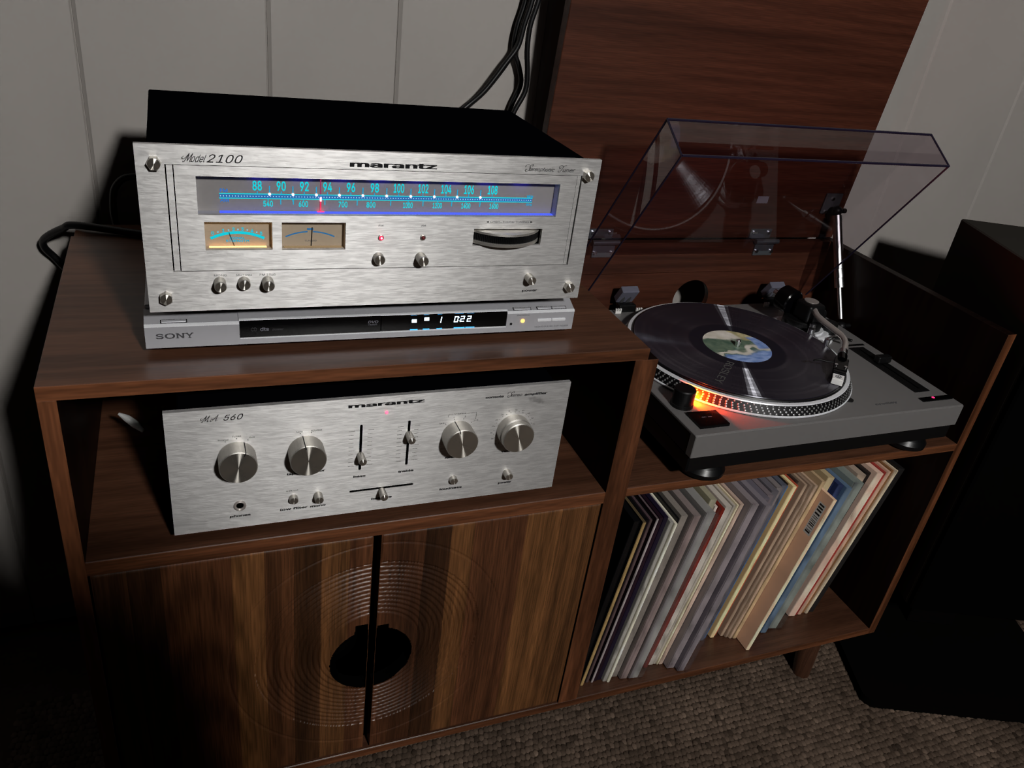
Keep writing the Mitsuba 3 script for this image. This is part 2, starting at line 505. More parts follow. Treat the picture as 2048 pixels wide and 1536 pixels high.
# ------------------------------------------------------------------ the lamp of the room and an unseen blocker added to cast shade, behind the camera
lamp = thing('floor_lamp', 'floor lamp with a lit round globe standing in the room opposite the console', 'lamp')
scene[lamp + '__globe'] = {'type': 'sphere', 'center': LAMP, 'radius': LAMP_R, 'bsdf': {'type': 'ref', 'id': 'mat_white'},
                           'emitter': {'type': 'area', 'radiance': rgb((LAMP_POWER * 1.0, LAMP_POWER * 0.985, LAMP_POWER * 0.955)), 'sampling_weight': 6.0}}
put(lamp, 'pole', cyl((LAMP[0], LAMP[1], 0.02), (LAMP[0], LAMP[1], LAMP[2] - LAMP_R - 0.002), 0.011), 'mat_black', smooth=30)
put(lamp, 'base', cyl((LAMP[0], LAMP[1], 0.0), (LAMP[0], LAMP[1], 0.02), 0.14, 40), 'mat_black', smooth=30)


def rbox(x0, x1, y0, y1, z0, z1, r, n=16):
    s = m3.Manifold.sphere(r, n)
    return tm(m3.Manifold.batch_hull([s.translate((x, y, z)) for x in (x0 + r, x1 - r) for y in (y0 + r, y1 - r) for z in (z0 + r, z1 - r)]))


blocker = thing('armchair', 'unseen dark blocker added behind the camera to shade the lower left', 'armchair')
bk = sbox(-0.30, 0.30, 0.375, 1.235).buffer(-0.19).buffer(0.19, quad_segs=10)  # outline shaped to throw the soft shadow over the lower left
put(blocker, 'backrest', [xz_plate(bk.buffer(-0.02), -1.06, -0.90), xz_plate(bk, -1.04, -0.92)], 'mat_blocker', smooth=40)
put(blocker, 'seat', rbox(-0.28, 0.34, -1.62, -1.05, 0.28, 0.46, 0.05), 'mat_blocker', smooth=40)
for x0 in (-0.40, 0.30):
    put(blocker, 'armrest', rbox(x0, x0 + 0.14, -1.60, -0.98, 0.10, 0.62, 0.05), 'mat_blocker', smooth=40)
for x in (-0.34, 0.38):
    for y in (-1.54, -1.04):
        put(blocker, 'leg', cyl((x, y, 0.0), (x, y, 0.13), 0.018, 16), 'mat_black', smooth=30)

# ------------------------------------------------------------------ the console
ZT, ZP = 0.7005, 0.6864           # top surface of the left bay, top of the divider and right side
X1, X2, XR1, XR2, XTR = 0.5802, 0.6099, 1.1712, 1.1872, 0.5960
ZS1, ZS2, ZB, ZB2, ZU1, ZU2 = 0.5040, 0.4872, 0.1227, 0.1100, 0.5053, 0.4931
DEP = 0.4050
con = thing('record_console', 'walnut console with a raised lid, two carved doors and a cubby of records', 'cabinet')


def board(name, x0, x1, y0, y1, z0, z1, mat, edge, label=None):
    """A board with a separate edge band on its front."""
    k = put(con, name, bx(x0, x1, y0 + 0.0009, y1, z0, z1, 0.0006), mat, label=label)
    scene[fresh(k + '__edge_band', scene)] = mikit.ply(bx(x0, x1, y0, y0 + 0.0009, z0, z1, 0.0003), edge)
    return k


board('top_panel', 0.0, XTR, 0.0, 0.364, ZP, ZT, 'mat_wood_x', 'mat_edge_x')
put(con, 'rear_strip', bx(0.003, XTR, 0.3645, DEP, ZP, ZT, 0.0006), 'mat_wood_x')
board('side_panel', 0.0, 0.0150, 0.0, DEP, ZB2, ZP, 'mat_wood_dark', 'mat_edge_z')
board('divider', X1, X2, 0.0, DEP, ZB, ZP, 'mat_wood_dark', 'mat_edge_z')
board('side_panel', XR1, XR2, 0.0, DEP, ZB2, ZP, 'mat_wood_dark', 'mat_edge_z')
board('bottom_panel', 0.0150, XR1, 0.0, DEP, ZB2, ZB, 'mat_wood_x', 'mat_edge_x')
put(con, 'inner_lining', bx(0.0152, X1 - 0.0002, 0.022, 0.385, ZB, ZB + 0.0012, 0), 'mat_matte_black', label='added black sheet that keeps the floor behind the doors in shade')  # black sheet added so the bay seen through the cut-out stays dark
board('amplifier_shelf', 0.0150, X1, 0.0, 0.385, ZS2, ZS1, 'mat_wood_x', 'mat_edge_x')
board('turntable_shelf', X2, XR1, 0.0, 0.366, ZU2, ZU1, 'mat_wood_x', 'mat_edge_x')
rail_hole = Point(0.909, 0.5855).buffer(0.0345, quad_segs=14)
put(con, 'back_rail', bx(X2, XR1, 0.366, 0.381, 0.6345, ZP - 0.0004, 0.0006), 'mat_lid')
put(con, 'back_panel', xz_plate(sbox(X2, ZB, XR1, 0.6340).difference(rail_hole), 0.367, 0.377), 'mat_lid')
put(con, 'back_panel', xz_plate(sbox(0.015, ZB, X1, ZP), 0.390, 0.396), 'mat_wood_x')
for x, y in ((0.09, 0.045), (1.0946, 0.045), (0.09, 0.34), (1.0946, 0.34)):
    put(con, 'leg', cyl((x, y, ZB2), (x, y - (0.012 if y < 0.1 else -0.012), 0.0), 0.022, 20, 0.0150), 'mat_wood_z', smooth=30)


# doors: heightfields with the carved rings, and a cut-out
def door(x0, x1, z0, z1, y0=0.0012):
    cx, cz, step = 0.3005, 0.3110, 0.00115
    nx, nz = int((x1 - x0) / step) + 1, int((z1 - z0) / step) + 1
    xs, zs = np.linspace(x0, x1, nx), np.linspace(z0, z1, nz)
    X, Z = np.meshgrid(xs, zs)
    R = np.hypot(X - cx, Z - cz)
    pitch = 0.00640
    ph = (0.1350 - R) / pitch
    ins = (R < 0.1350) & (R > 0.0535)
    g = np.abs(2 * (ph - np.floor(ph)) - 1) ** 2.5
    depth = np.where(ins, 0.0004 + 0.0026 * g, 0.0)
    depth = np.where((R <= 0.0535), 0.0006, depth)
    depth = np.maximum(depth, 0.0013 * np.exp(-((R - 0.1632) / 0.0010) ** 2))
    e = np.minimum.reduce([X - x0, x1 - X, Z - z0, z1 - Z])
    depth = np.maximum(depth, 0.0012 * np.clip(1 - e / 0.002, 0, 1))
    hole = np.hypot(X - 0.3010, Z - 0.2925) < 0.0498
    hole |= (np.abs(X - 0.2875) < 0.0065 + (0.352 - Z) * 0.1) & (Z > 0.32) & (Z < 0.3515)
    hole |= (np.abs(X - 0.3135) < 0.0060 + (0.346 - Z) * 0.1) & (Z > 0.32) & (Z < 0.3455)
    idx = -np.ones((nz, nx), int)
    keep = ~hole
    V = np.column_stack([X.ravel(), (y0 + depth).ravel(), Z.ravel()])
    I = np.arange(nz * nx).reshape(nz, nx)
    q = np.stack([I[:-1, :-1], I[:-1, 1:], I[1:, 1:], I[1:, :-1]], -1).reshape(-1, 4)
    ok = keep.ravel()[q].all(1)
    q = q[ok]
    front = trimesh.Trimesh(V, np.vstack([q[:, [0, 1, 2]], q[:, [0, 2, 3]]]), process=False)
    front.remove_unreferenced_vertices()
    H = unary_union([Point(0.3010, 0.2925).buffer(0.0502, quad_segs=20), sbox(0.2805, 0.32, 0.2945, 0.3525), sbox(0.3070, 0.32, 0.3200, 0.3465)])
    slab = xz_plate(sbox(x0, z0, x1, z1).difference(H), y0 + 0.0036, y0 + 0.018)
    rim = [bx(x0 - 0.0, x0 + 0.0004, y0 + 0.001, y0 + 0.003, z0, z1, 0), bx(x1 - 0.0004, x1, y0 + 0.001, y0 + 0.003, z0, z1, 0),
           bx(x0, x1, y0 + 0.001, y0 + 0.003, z1 - 0.0004, z1, 0), bx(x0, x1, y0 + 0.001, y0 + 0.003, z0, z0 + 0.0004, 0)]
    return front, cat([slab] + rim)


for x0, x1 in ((0.0170, 0.2962), (0.3052, 0.5788)):
    f_, s_ = door(x0, x1, ZB + 0.0030, ZS2 - 0.0016)
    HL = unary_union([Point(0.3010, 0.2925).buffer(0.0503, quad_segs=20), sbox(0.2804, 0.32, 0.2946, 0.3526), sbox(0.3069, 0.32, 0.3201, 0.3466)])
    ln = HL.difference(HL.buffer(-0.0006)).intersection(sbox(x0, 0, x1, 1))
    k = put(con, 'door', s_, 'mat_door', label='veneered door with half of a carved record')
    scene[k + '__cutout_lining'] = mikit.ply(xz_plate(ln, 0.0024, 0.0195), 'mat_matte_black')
    scene[k + '__carved_face'] = mikit.ply(f_, 'mat_door', smooth=True)

# the lid, leaning a little forward, its hinges and its gas strut
LA = math.radians(5.2)
LB = np.array([0.0, 0.3838, 0.6872])


def lid_pt(x, s, d):
    """x across, s up the lid from its hinge edge, d behind its inner face."""
    return [x, LB[1] - s * math.sin(LA) + d * math.cos(LA), LB[2] + s * math.cos(LA) + d * math.sin(LA)]


def lid_box(x0, x1, s0, s1, d0, d1, b=0.0008):
    m = bx(x0, x1, d0, d1, s0, s1, b)
    v = m.vertices.copy()
    m.vertices = np.array([lid_pt(x, s, d) for x, d, s in v])
    return m


lid = put(con, 'lid', lid_box(0.6035, XR2, 0.0, 0.405, 0.0, 0.0185), 'mat_lid', label='raised wooden lid')
scene[lid + '__label_sticker'] = mikit.ply(lid_box(0.998, 1.020, 0.062, 0.074, -0.0004, -0.0001, 0), 'mat_vinyl_text')
for hx in (0.7235, 1.0270):
    h = put(con, 'hinge', [lid_box(hx - 0.021, hx + 0.021, 0.001, 0.017, -0.0032, -0.0002, 0.0004), bx(hx - 0.019, hx + 0.019, 0.3625, 0.3657, 0.664, 0.683, 0.0004)], 'mat_zinc', label='zinc hinge')
    scene[h + '__knuckle'] = mikit.ply(cyl((hx - 0.023, 0.3600, 0.6895), (hx + 0.023, 0.3600, 0.6895), 0.0042, 16), 'mat_zinc', smooth=30)
    for sx in (-0.015, 0.015):
        scene[fresh(h + '__screw', scene)] = mikit.ply(cyl((hx + sx, 0.3595, 0.672), (hx + sx, 0.363, 0.672), 0.0032, 12), 'mat_chrome', smooth=30)
        p0, p1 = lid_pt(hx + sx, 0.0115, -0.006), lid_pt(hx + sx, 0.0115, -0.003)
        scene[fresh(h + '__screw', scene)] = mikit.ply(cyl(p0, p1, 0.0030, 12), 'mat_chrome', smooth=30)
sa, sb_ = np.array([1.153, 0.3580, 0.7440]), np.array([1.153, 0.2665, 0.5720])
sd = (sb_ - sa) / np.linalg.norm(sb_ - sa)
SL = np.linalg.norm(sb_ - sa)
strut = put(con, 'gas_strut', [cyl(sa + sd * 0.008, sa + sd * 0.098, 0.0078, 24), cyl(sa + sd * 0.0985, sa + sd * 0.113, 0.0083, 24), cyl(sa + sd * 0.1135, sa + sd * 0.130, 0.0083, 24)], 'mat_chrome', smooth=30, label='chrome lid strut')
scene[strut + '__rod'] = mikit.ply(cyl(sa + sd * 0.130, sa + sd * (SL - 0.012), 0.0042, 20), 'mat_chrome', smooth=30)
for k_, c_ in (('a', sa), ('b', sb_)):
    s_ = trimesh.creation.icosphere(2, 0.0085)
    s_.apply_translation(c_)
    scene[fresh(strut + '__end_fitting', scene)] = mikit.ply(cat([s_, cyl(c_, c_ + [0.018, 0, 0], 0.004)]), 'mat_black', smooth=30)
put(con, 'strut_bracket', lid_box(1.136, 1.171, 0.046, 0.082, -0.004, -0.0002, 0.001), 'mat_dark_grey')
for sx, ss in ((1.1505, 0.0735), (1.1440, 0.0500)):
    scene[fresh('record_console__strut_bracket__screw', scene)] = mikit.ply(cyl(lid_pt(sx, ss, -0.0065), lid_pt(sx, ss, -0.004), 0.003, 12), 'mat_chrome', smooth=30)


# ------------------------------------------------------------------ shared pieces of the two silver front panels
def script_letters(word_strokes, x, y, z, h, w=0.045, nib=(0.025, 0.012), shear=0.45, depth=0.00025):
    g = strokes(word_strokes, w, nib)
    g = affinity.affine_transform(g, [h, h * shear, 0, h, x, z])
    return xz_plate(g, y - depth, y)


S_M = [[(-0.25, 0.62), (-0.34, 0.45), (-0.22, 0.33), (-0.02, 0.42), (0.16, 0.72), (0.24, 0.95)], [(-0.1, 0.08), (-0.02, -0.02), (0.08, 0.1), (0.24, 0.95)], [(0.24, 0.95), (0.34, 0.1)], [(0.34, 0.1), (0.62, 0.95)], [(0.62, 0.95), (0.62, 0.25), (0.68, 0.02), (0.82, 0.1)]]
S_A = [[(-0.12, 0.2), (-0.05, 0.0), (0.12, 0.12), (0.36, 0.6), (0.58, 1.0)], [(0.58, 1.0), (0.56, 0.3), (0.62, 0.02), (0.78, 0.12)], [(-0.15, 0.42), (0.15, 0.35), (0.62, 0.42)]]
S_S = [[(0.66, 0.74), (0.66, 0.92), (0.50, 1.0), (0.34, 0.88), (0.32, 0.68), (0.42, 0.48), (0.44, 0.26), (0.30, 0.04), (0.06, 0.0), (-0.12, 0.14), (-0.06, 0.30), (0.08, 0.24)], [(-0.30, 0.60), (-0.36, 0.82), (-0.14, 0.98), (0.10, 0.90)]]
S_T = [[(-0.22, 0.62), (-0.28, 0.85), (-0.05, 1.0), (0.3, 0.9), (0.75, 1.02)], [(0.38, 0.92), (0.32, 0.4), (0.2, 0.05), (-0.02, 0.0), (-0.12, 0.15), (-0.02, 0.25)], [(-0.2, 0.62), (-0.05, 0.5), (0.05, 0.7)]]


def word(parent, s, x, y, z, h, mat='mat_ink', heavy=0.0, **kw):
    ms = [wall_text(s, x, y, z, h, **kw)]
    for i in (1, 2) if heavy else ():
        m = ms[0].copy()
        m.apply_translation((heavy * i / 2, -0.00002 * i, 0))
        ms.append(m)
    return put(parent, 'lettering', ms, mat)


def push_button(parent, x, y, z, r, out, name='push_button'):
    k = put_lathe(parent, name, [(r * 1.0, 0), (r * 1.0, out - 0.0006), (r * 0.9, out)], (x, y, z), (0, -1, 0), 'mat_knob_side', 28)
    m, uv = lathe([(r * 0.9, out), (0, out)], (x, y, z), (0, -1, 0), 28)
    scene[k + '__face'] = mikit.ply(m, 'mat_turned', smooth=True, uv=uv)
    return k


# ------------------------------------------------------------------ the tuner
tun = thing('stereo_tuner', 'silver stereo tuner with a lit blue dial on top of the thin silver disc player', 'stereo tuner')
TX, TY, TZ = 0.0933, 0.0284, 0.7524


def tp(x, z):
    return TX + x / 1000, TZ + z / 1000


def tbox(x0, x1, z0, z1):
    return sbox(TX + x0 / 1000, TZ + z0 / 1000, TX + x1 / 1000, TZ + z1 / 1000)


put(tun, 'case', [bx(TX + 0.009, TX + 0.407, TY + 0.085, TY + 0.232, TZ + 0.003, TZ + 0.1425, 0.001), bx(TX + 0.009, TX + 0.407, TY + 0.0046, TY + 0.086, TZ + 0.1395, TZ + 0.1425, 0.0006),
                  bx(TX + 0.009, TX + 0.407, TY + 0.0046, TY + 0.086, TZ + 0.003, TZ + 0.006, 0.0006), bx(TX + 0.009, TX + 0.012, TY + 0.0046, TY + 0.086, TZ + 0.003, TZ + 0.1425, 0.0006),
                  bx(TX + 0.404, TX + 0.407, TY + 0.0046, TY + 0.086, TZ + 0.003, TZ + 0.1425, 0.0006)], 'mat_black_case', label='black case')
put(tun, 'chassis', bx(TX + 0.02, TX + 0.396, TY + 0.03, TY + 0.2, TZ + 0.0005, TZ + 0.003, 0), 'mat_matte_black')
for fx in (0.05, 0.366):
    for fy in (0.045, 0.185):
        put(tun, 'foot', cyl((TX + fx, TY + fy, 0.7475), (TX + fx, TY + fy, TZ + 0.0005), 0.014), 'mat_rubber', smooth=30)
outer = tbox(0, 416, 0, 146.2).difference(tbox(21.6, 397.8, 37.4, 130.4))
m_ = xz_plate(outer, TY, TY + 0.0045)
face = put(tun, 'faceplate', m_, 'mat_brushed', uv=uv_xz(m_), label='brushed silver front panel')
WIN = tbox(44.5, 375.6, 88.2, 121.0)
ME1, ME2 = tbox(48.8, 104.4, 56.6, 81.9), tbox(112.5, 168.6, 56.2, 81.7)
WHL = tbox(291.6, 363.4, 59.0, 75.9)
inner = tbox(28.2, 392.4, 37.9, 129.8).difference(unary_union([WIN, ME1, ME2, WHL]))
m_ = xz_plate(inner, TY + 0.0006, TY + 0.0045)
dpan = put(tun, 'dial_panel', m_, 'mat_brushed', uv=uv_xz(m_), label='inner silver panel round the dial')
for q_ in ((22.6, 27.4), (393.2, 397.0)):
    m_ = xz_plate(tbox(*q_, 37.9, 129.8), TY + 0.0016, TY + 0.0045)
    put(tun, 'trim_strip', m_, 'mat_brushed', uv=uv_xz(m_))
# dial recess
D0, D1 = TY + 0.0045, TY + 0.0122
put(tun, 'dial_housing', xz_plate(tbox(40, 380, 84.5, 124.5).difference(WIN), D0, D1), 'mat_dvd_silver')
dial = put(tun, 'dial', xz_plate(tbox(41, 379, 85, 124), D1, D1 + 0.001), 'mat_dial_plate', label='grey dial plate')
put(tun, 'dial_glass', xz_plate(tbox(44.5, 375.6, 88.2, 121.0), TY + 0.0030, TY + 0.0031), 'mat_pane')
CY = (0.0, 0.70, 0.80)
CYD = (0.0, 0.34, 0.62)
YD = D1


def dtext(s, xc, zc, h, sx, rad, bold=True):
    m = wall_text(s, 0, YD, 0, h / 1000, bold=bold, sx=sx, centre=True, depth=0.0003)
    m.apply_translation((TX + xc / 1000, 0, TZ + (zc - h / 2) / 1000))
    glow(dial, 'dial_number', m, rad)


for s, x in zip((88, 90, 92, 94, 96, 98, 100, 102, 104, 106, 108), (93.7, 113.8, 133.5, 153.7, 174.5, 196.1, 218.5, 241.6, 263.9, 286.6, 310.5)):
    dtext(str(s), x, 110.7, 7.9, 0.60 if s < 100 else 0.50, CY)
for s, x in zip((540, 600, 700, 800, 1000, 1200, 1400, 1600), (102.5, 132.7, 167.7, 193.2, 227.9, 256.4, 284.8, 313.5)):
    dtext(str(s), x, 94.9, 4.9, 0.66 if s < 1000 else 0.55, CY)
dtext('FM', 66.3, 106.0, 2.9, 1.15, (0.02, 0.16, 0.62))
dtext('AM', 66.5, 97.6, 2.9, 1.15, (0.02, 0.16, 0.62))
dtext('MHz', 350.5, 105.2, 2.4, 0.95, CYD)
dtext('KHz', 350.5, 97.0, 2.4, 0.95, CYD)


def dbars(rects):
    return xz_plate(unary_union([tbox(*r) for r in rects]), YD - 0.0003, YD)


glow(dial, 'scale_line', dbars([(62.5, 353, 103.05, 103.75)]), CY)
glow(dial, 'scale_line', dbars([(62.5, 353, 99.0, 99.7)]), CY)
put(dial, 'scale_band', dbars([(62.5, 353, 99.9, 102.85)]), 'mat_blue_print')
glow(dial, 'scale_dots', xz_plate(unary_union([Point(*tp(x, 101.4)).buffer(0.00042, quad_segs=3) for x in np.arange(63.5, 352.5, 2.42)]), YD - 0.0007, YD - 0.0003), (0.55, 0.78, 0.95))
MID = (103.9, 123.7, 143.9, 164.2, 185.4, 207.3, 230.0, 252.7, 275.2, 298.5)
glow(dial, 'scale_ticks', dbars([(x - 0.42, x + 0.42, 104.0, 110.6) for x in MID] + [(x - 0.4, x + 0.4, 103.7, 105.9) for x in (93.7, 113.8, 133.5, 153.7, 174.5, 196.1, 218.5, 241.6, 263.9, 286.6, 310.5)]), (0.01, 0.36, 0.66))
glow(dial, 'scale_ticks', dbars([(x - 0.4, x + 0.4, 94.2 if i % 2 else 97.2, 99.1) for i, x in enumerate((102.5, 113.2, 123.5, 124.0, 132.7, 151.5, 167.7, 180.5, 193.2, 211.5, 227.9, 242.3, 256.4, 270.5, 284.8, 299.0, 313.5))]), (0.01, 0.42, 0.66))
for x in MID:
    glow(dial, 'scale_lamp', xz_plate(Point(*tp(x, 103.5)).buffer(0.00125, quad_segs=5), YD - 0.0009, YD - 0.0003), (1.6, 1.35, 1.45))
pt = glow(tun, 'dial_pointer', xz_plate(unary_union([tbox(146.9, 148.4, 97.8, 101.4)]), YD - 0.0014, YD - 0.0009), (3.2, 1.2, 1.6), label='red lit dial pointer')
scene[pt + '__blade'] = mikit.ply(xz_plate(tbox(147.0, 148.2, 89.0, 97.6), YD - 0.0008, YD - 0.0006), 'mat_lens_red', emitter={'type': 'area', 'radiance': rgb((0.85, 0.02, 0.10)), 'sampling_weight': 0.005})
scene[pt + '__upper_blade'] = mikit.ply(xz_plate(tbox(147.2, 148.0, 104.0, 119.0), YD - 0.0008, YD - 0.0006), 'mat_lens_red', emitter={'type': 'area', 'radiance': rgb((0.35, 0.03, 0.14)), 'sampling_weight': 0.005})
scene[pt + '__lamp'] = mikit.ply(xz_plate(tbox(144.6, 150.6, 88.25, 88.75), YD - 0.004, YD - 0.001), 'mat_black', emitter={'type': 'area', 'radiance': rgb((5.0, 0.05, 0.35)), 'sampling_weight': 0.03})
# the dial's lamps along the bottom and the top of the recess
glow(tun, 'dial_lamp', xz_plate(tbox(62, 375, 88.25, 88.7), YD - 0.0062, YD - 0.0012), (0.07, 0.13, 1.25), 0.03)
for x in np.linspace(88, 330, 8):
    glow(tun, 'dial_lamp', xz_plate(tbox(x, x + 17, 120.5, 120.9), YD - 0.006, YD - 0.0015), (0.14, 0.11, 3.2), 0.02)

# meters
for M, nm in ((ME1, 'signal_meter'), (ME2, 'tuning_meter')):
    b = M.bounds
    out = sbox(b[0] - 0.003, b[1] - 0.003, b[2] + 0.003, b[3] + 0.003)
    k = put(tun, nm, xz_plate(out, TY + 0.0105, TY + 0.0115), 'mat_meter_plate', label='lit signal strength meter' if nm[0] == 's' else 'unlit tuning meter')
    scene[k + '__housing'] = mikit.ply(xz_plate(out.difference(M), TY + 0.0045, TY + 0.0105), 'mat_meter_plate')
    scene[k + '__pane'] = mikit.ply(xz_plate(M, TY + 0.0030, TY + 0.0031), 'mat_pane')
MY = TY + 0.0105


def arc_poly(xa, xb, za, zm, w):
    xm, half, sag = (xa + xb) / 2, (xb - xa) / 2, zm - za
    R = (half ** 2 + sag ** 2) / (2 * sag)
    a = math.asin(half / R)
    th = np.linspace(-a, a, 25)
    o = [(xm + (R + w / 2) * math.sin(t), zm - R + (R + w / 2) * math.cos(t)) for t in th]
    i = [(xm + (R - w / 2) * math.sin(t), zm - R + (R - w / 2) * math.cos(t)) for t in th]
    return Polygon([tp(*p) for p in o + i[::-1]])


glow('stereo_tuner__signal_meter', 'scale_arc', xz_plate(arc_poly(53.6, 98.3, 63.9, 69.2, 2.3), MY - 0.0004, MY), (0.0, 0.62, 0.74))
for s, x, z in (('0', 55.4, 68.6), ('1', 64.3, 70.9), ('2', 72.7, 72.2), ('3', 80.2, 72.2), ('4', 88.2, 70.7), ('5', 95.8, 68.4)):
    m = wall_text(s, 0, MY, 0, 0.0027, bold=True, centre=True, sx=1.1, depth=0.0004)
    m.apply_translation((TX + x / 1000, 0, TZ + (z - 1.3) / 1000))
    glow('stereo_tuner__signal_meter', 'meter_number', m, (0.0, 0.55, 0.75))
for x, z in ((59.8, 69.6), (68.6, 71.4), (76.4, 72.0), (84.2, 71.4), (92.1, 69.4)):
    glow('stereo_tuner__signal_meter', 'meter_dot', xz_plate(Point(*tp(x, z)).buffer(0.00065, quad_segs=4), MY - 0.0004, MY), (0.2, 0.6, 0.8))
for s, x0, x1, z in (('SIGNAL', 69.3, 81.9, 63.2), ('STRENGTH', 66.0, 85.4, 60.6)):
    glow('stereo_tuner__signal_meter', 'lettering', wall_text(s, tp(x0, 0)[0], MY, TZ + z / 1000, 0.0019, bold=True, width=(x1 - x0) / 1000), (0.0, 0.42, 0.66))
glow('stereo_tuner__signal_meter', 'lamp', xz_plate(tbox(52, 100, 56.7, 57.0), MY - 0.0040, MY - 0.0006), (3.0, 1.5, 0.5), 0.03)
glow('stereo_tuner__signal_meter', 'lamp', xz_plate(tbox(49.3, 103.9, 81.2, 81.7), MY - 0.0055, MY - 0.002), (0.95, 0.62, 0.28), 0.02)
put('stereo_tuner__signal_meter', 'needle', xz_plate(LineString([tp(73.6, 55), tp(68.8, 69.5)]).buffer(0.00022), MY - 0.0012, MY - 0.0008), 'mat_ink')
for a in (arc_poly(117.2, 136.2, 65.7, 69.0, 0.0), ):
    pass
R_arc = arc_poly(116.8, 160.2, 65.2, 70.0, 1.1)
put('stereo_tuner__tuning_meter', 'scale_arc', xz_plate(R_arc.intersection(tbox(110, 136.0, 50, 80)), MY - 0.0004, MY), 'mat_blue_print')
put('stereo_tuner__tuning_meter', 'scale_arc', xz_plate(R_arc.intersection(tbox(141.0, 170, 50, 80)), MY - 0.0004, MY), 'mat_blue_print')
put('stereo_tuner__tuning_meter', 'centre_mark', xz_plate(tbox(135.6, 141.2, 71.6, 73.2), MY - 0.0004, MY), 'mat_blue_print')
put('stereo_tuner__tuning_meter', 'needle', xz_plate(LineString([tp(139.2, 54), tp(140.1, 74.0)]).buffer(0.00035), MY - 0.0012, MY - 0.0008), 'mat_ink')
put('stereo_tuner__tuning_meter', 'lettering', wall_text('TUNING', tp(133.4, 0)[0], MY, TZ + 0.0606, 0.0014, width=0.0108), 'mat_grey_print')
glow('stereo_tuner__tuning_meter', 'lamp', xz_plate(tbox(115, 166, 56.3, 56.8), MY - 0.005, MY - 0.001), (0.30, 0.20, 0.10), 0.01)

# indicator lamps, buttons, wheel, bolts
ins_ = thing  # (keeps the names below short)
k = put_lathe(tun, 'indicator_lamp', [(0.0027, 0), (0.0027, 0.0012), (0.0021, 0.0016)], (*[TX + 0.2011, TY + 0.0006], TZ + 0.0677), (0, -1, 0), 'mat_knob_side', 20, label='lit red lamp')
s_ = trimesh.creation.icosphere(2, 0.0021)
s_.apply_translation((TX + 0.2011, TY - 0.0010, TZ + 0.0677))
scene[k + '__lens'] = mikit.ply(s_, 'mat_lens_red', emitter={'type': 'area', 'radiance': rgb((3.2, 0.025, 0.10)), 'sampling_weight': 0.03})
s_ = trimesh.creation.icosphere(2, 0.0011)
s_.apply_translation((TX + 0.2011, TY - 0.0023, TZ + 0.0680))
scene[k + '__core'] = mikit.ply(s_, 'mat_lens_red', emitter={'type': 'area', 'radiance': rgb((5.0, 1.3, 1.8)), 'sampling_weight': 0.01})
k = put_lathe(tun, 'indicator_lamp', [(0.0027, 0), (0.0027, 0.0012), (0.0021, 0.0016)], (*[TX + 0.2412, TY + 0.0006], TZ + 0.0676), (0, -1, 0), 'mat_knob_side', 20, label='unlit lamp')
s_ = trimesh.creation.icosphere(2, 0.0019)
s_.apply_translation((TX + 0.2412, TY - 0.0008, TZ + 0.0676))
scene[k + '__lens'] = mikit.ply(s_, 'mat_lens_red', smooth=True)
for x, z, r, o in ((199.4, 48.2, 5.1, 7.5), (240.2, 48.0, 5.1, 12.0), (58.7, 27.0, 5.1, 12.0), (79.0, 26.9, 5.1, 8.0), (99.3, 26.9, 5.1, 12.0), (355.5, 25.0, 4.6, 11.0)):
    push_button(tun, TX + x / 1000, TY, TZ + z / 1000, r / 1000, o / 1000)
put(tun, 'wheel_well', xz_plate(WHL.buffer(0.003), TY + 0.03, TY + 0.031), 'mat_matte_black')
put(tun, 'wheel_well', xz_plate(WHL.buffer(0.003).difference(WHL.buffer(0.0004)), TY + 0.0045, TY + 0.03), 'mat_matte_black')
wc = (TX + 0.3262, TY + 0.0325, TZ + 0.0604)
wh = put_lathe(tun, 'tuning_wheel', [(0.0430, 0.0), (0.0446, 0.0006), (0.0448, 0.0036), (0.0432, 0.0042)], wc, (0, 0, 1), 'mat_knob_side', 96, label='silver tuning wheel')
scene[wh + '__top_rim'] = mikit.ply(*[lathe([(0.0432, 0.0112), (0.0448, 0.0117), (0.0446, 0.0138), (0.0400, 0.0146), (0.03, 0.0146)], wc, (0, 0, 1), 96)[0]], 'mat_knob_side', smooth=True)
scene[wh + '__bottom_rim'] = mikit.ply(lathe([(0.03, 0.0), (0.0430, 0.0)], wc, (0, 0, 1), 96)[0], 'mat_knob_side', smooth=True)
kn = []
n_ = 150
for i in range(n_ * 2):
    a = i * math.pi / n_
    kn.append(((0.0434 if i % 2 else 0.0443) * math.cos(a), (0.0434 if i % 2 else 0.0443) * math.sin(a)))
g_ = xy_plate(Polygon(kn), 0.0042, 0.0112)
g_.apply_translation(wc)
scene[wh + '__grip'] = mikit.ply(g_, 'mat_black')
for x, z, rot in ((13.8, 131.6, 0.0), (402.6, 131.0, 0.4), (402.4, 13.9, 0.2), (14.0, 14.2, 0.5)):
    hexa = Polygon([(TX + x / 1000 + 0.0056 * math.cos(rot + i * math.pi / 3), TZ + z / 1000 + 0.0056 * math.sin(rot + i * math.pi / 3)) for i in range(6)])
    k = put(tun, 'hex_bolt', xz_plate(hexa, TY - 0.0060, TY), 'mat_knob_side')
    m, uv = lathe([(0.0048, 0.0), (0.0, 0.0008)], (TX + x / 1000, TY - 0.0060, TZ + z / 1000), (0, -1, 0), 24)
    scene[k + '__head_face'] = mikit.ply(m, 'mat_turned', smooth=True, uv=uv)
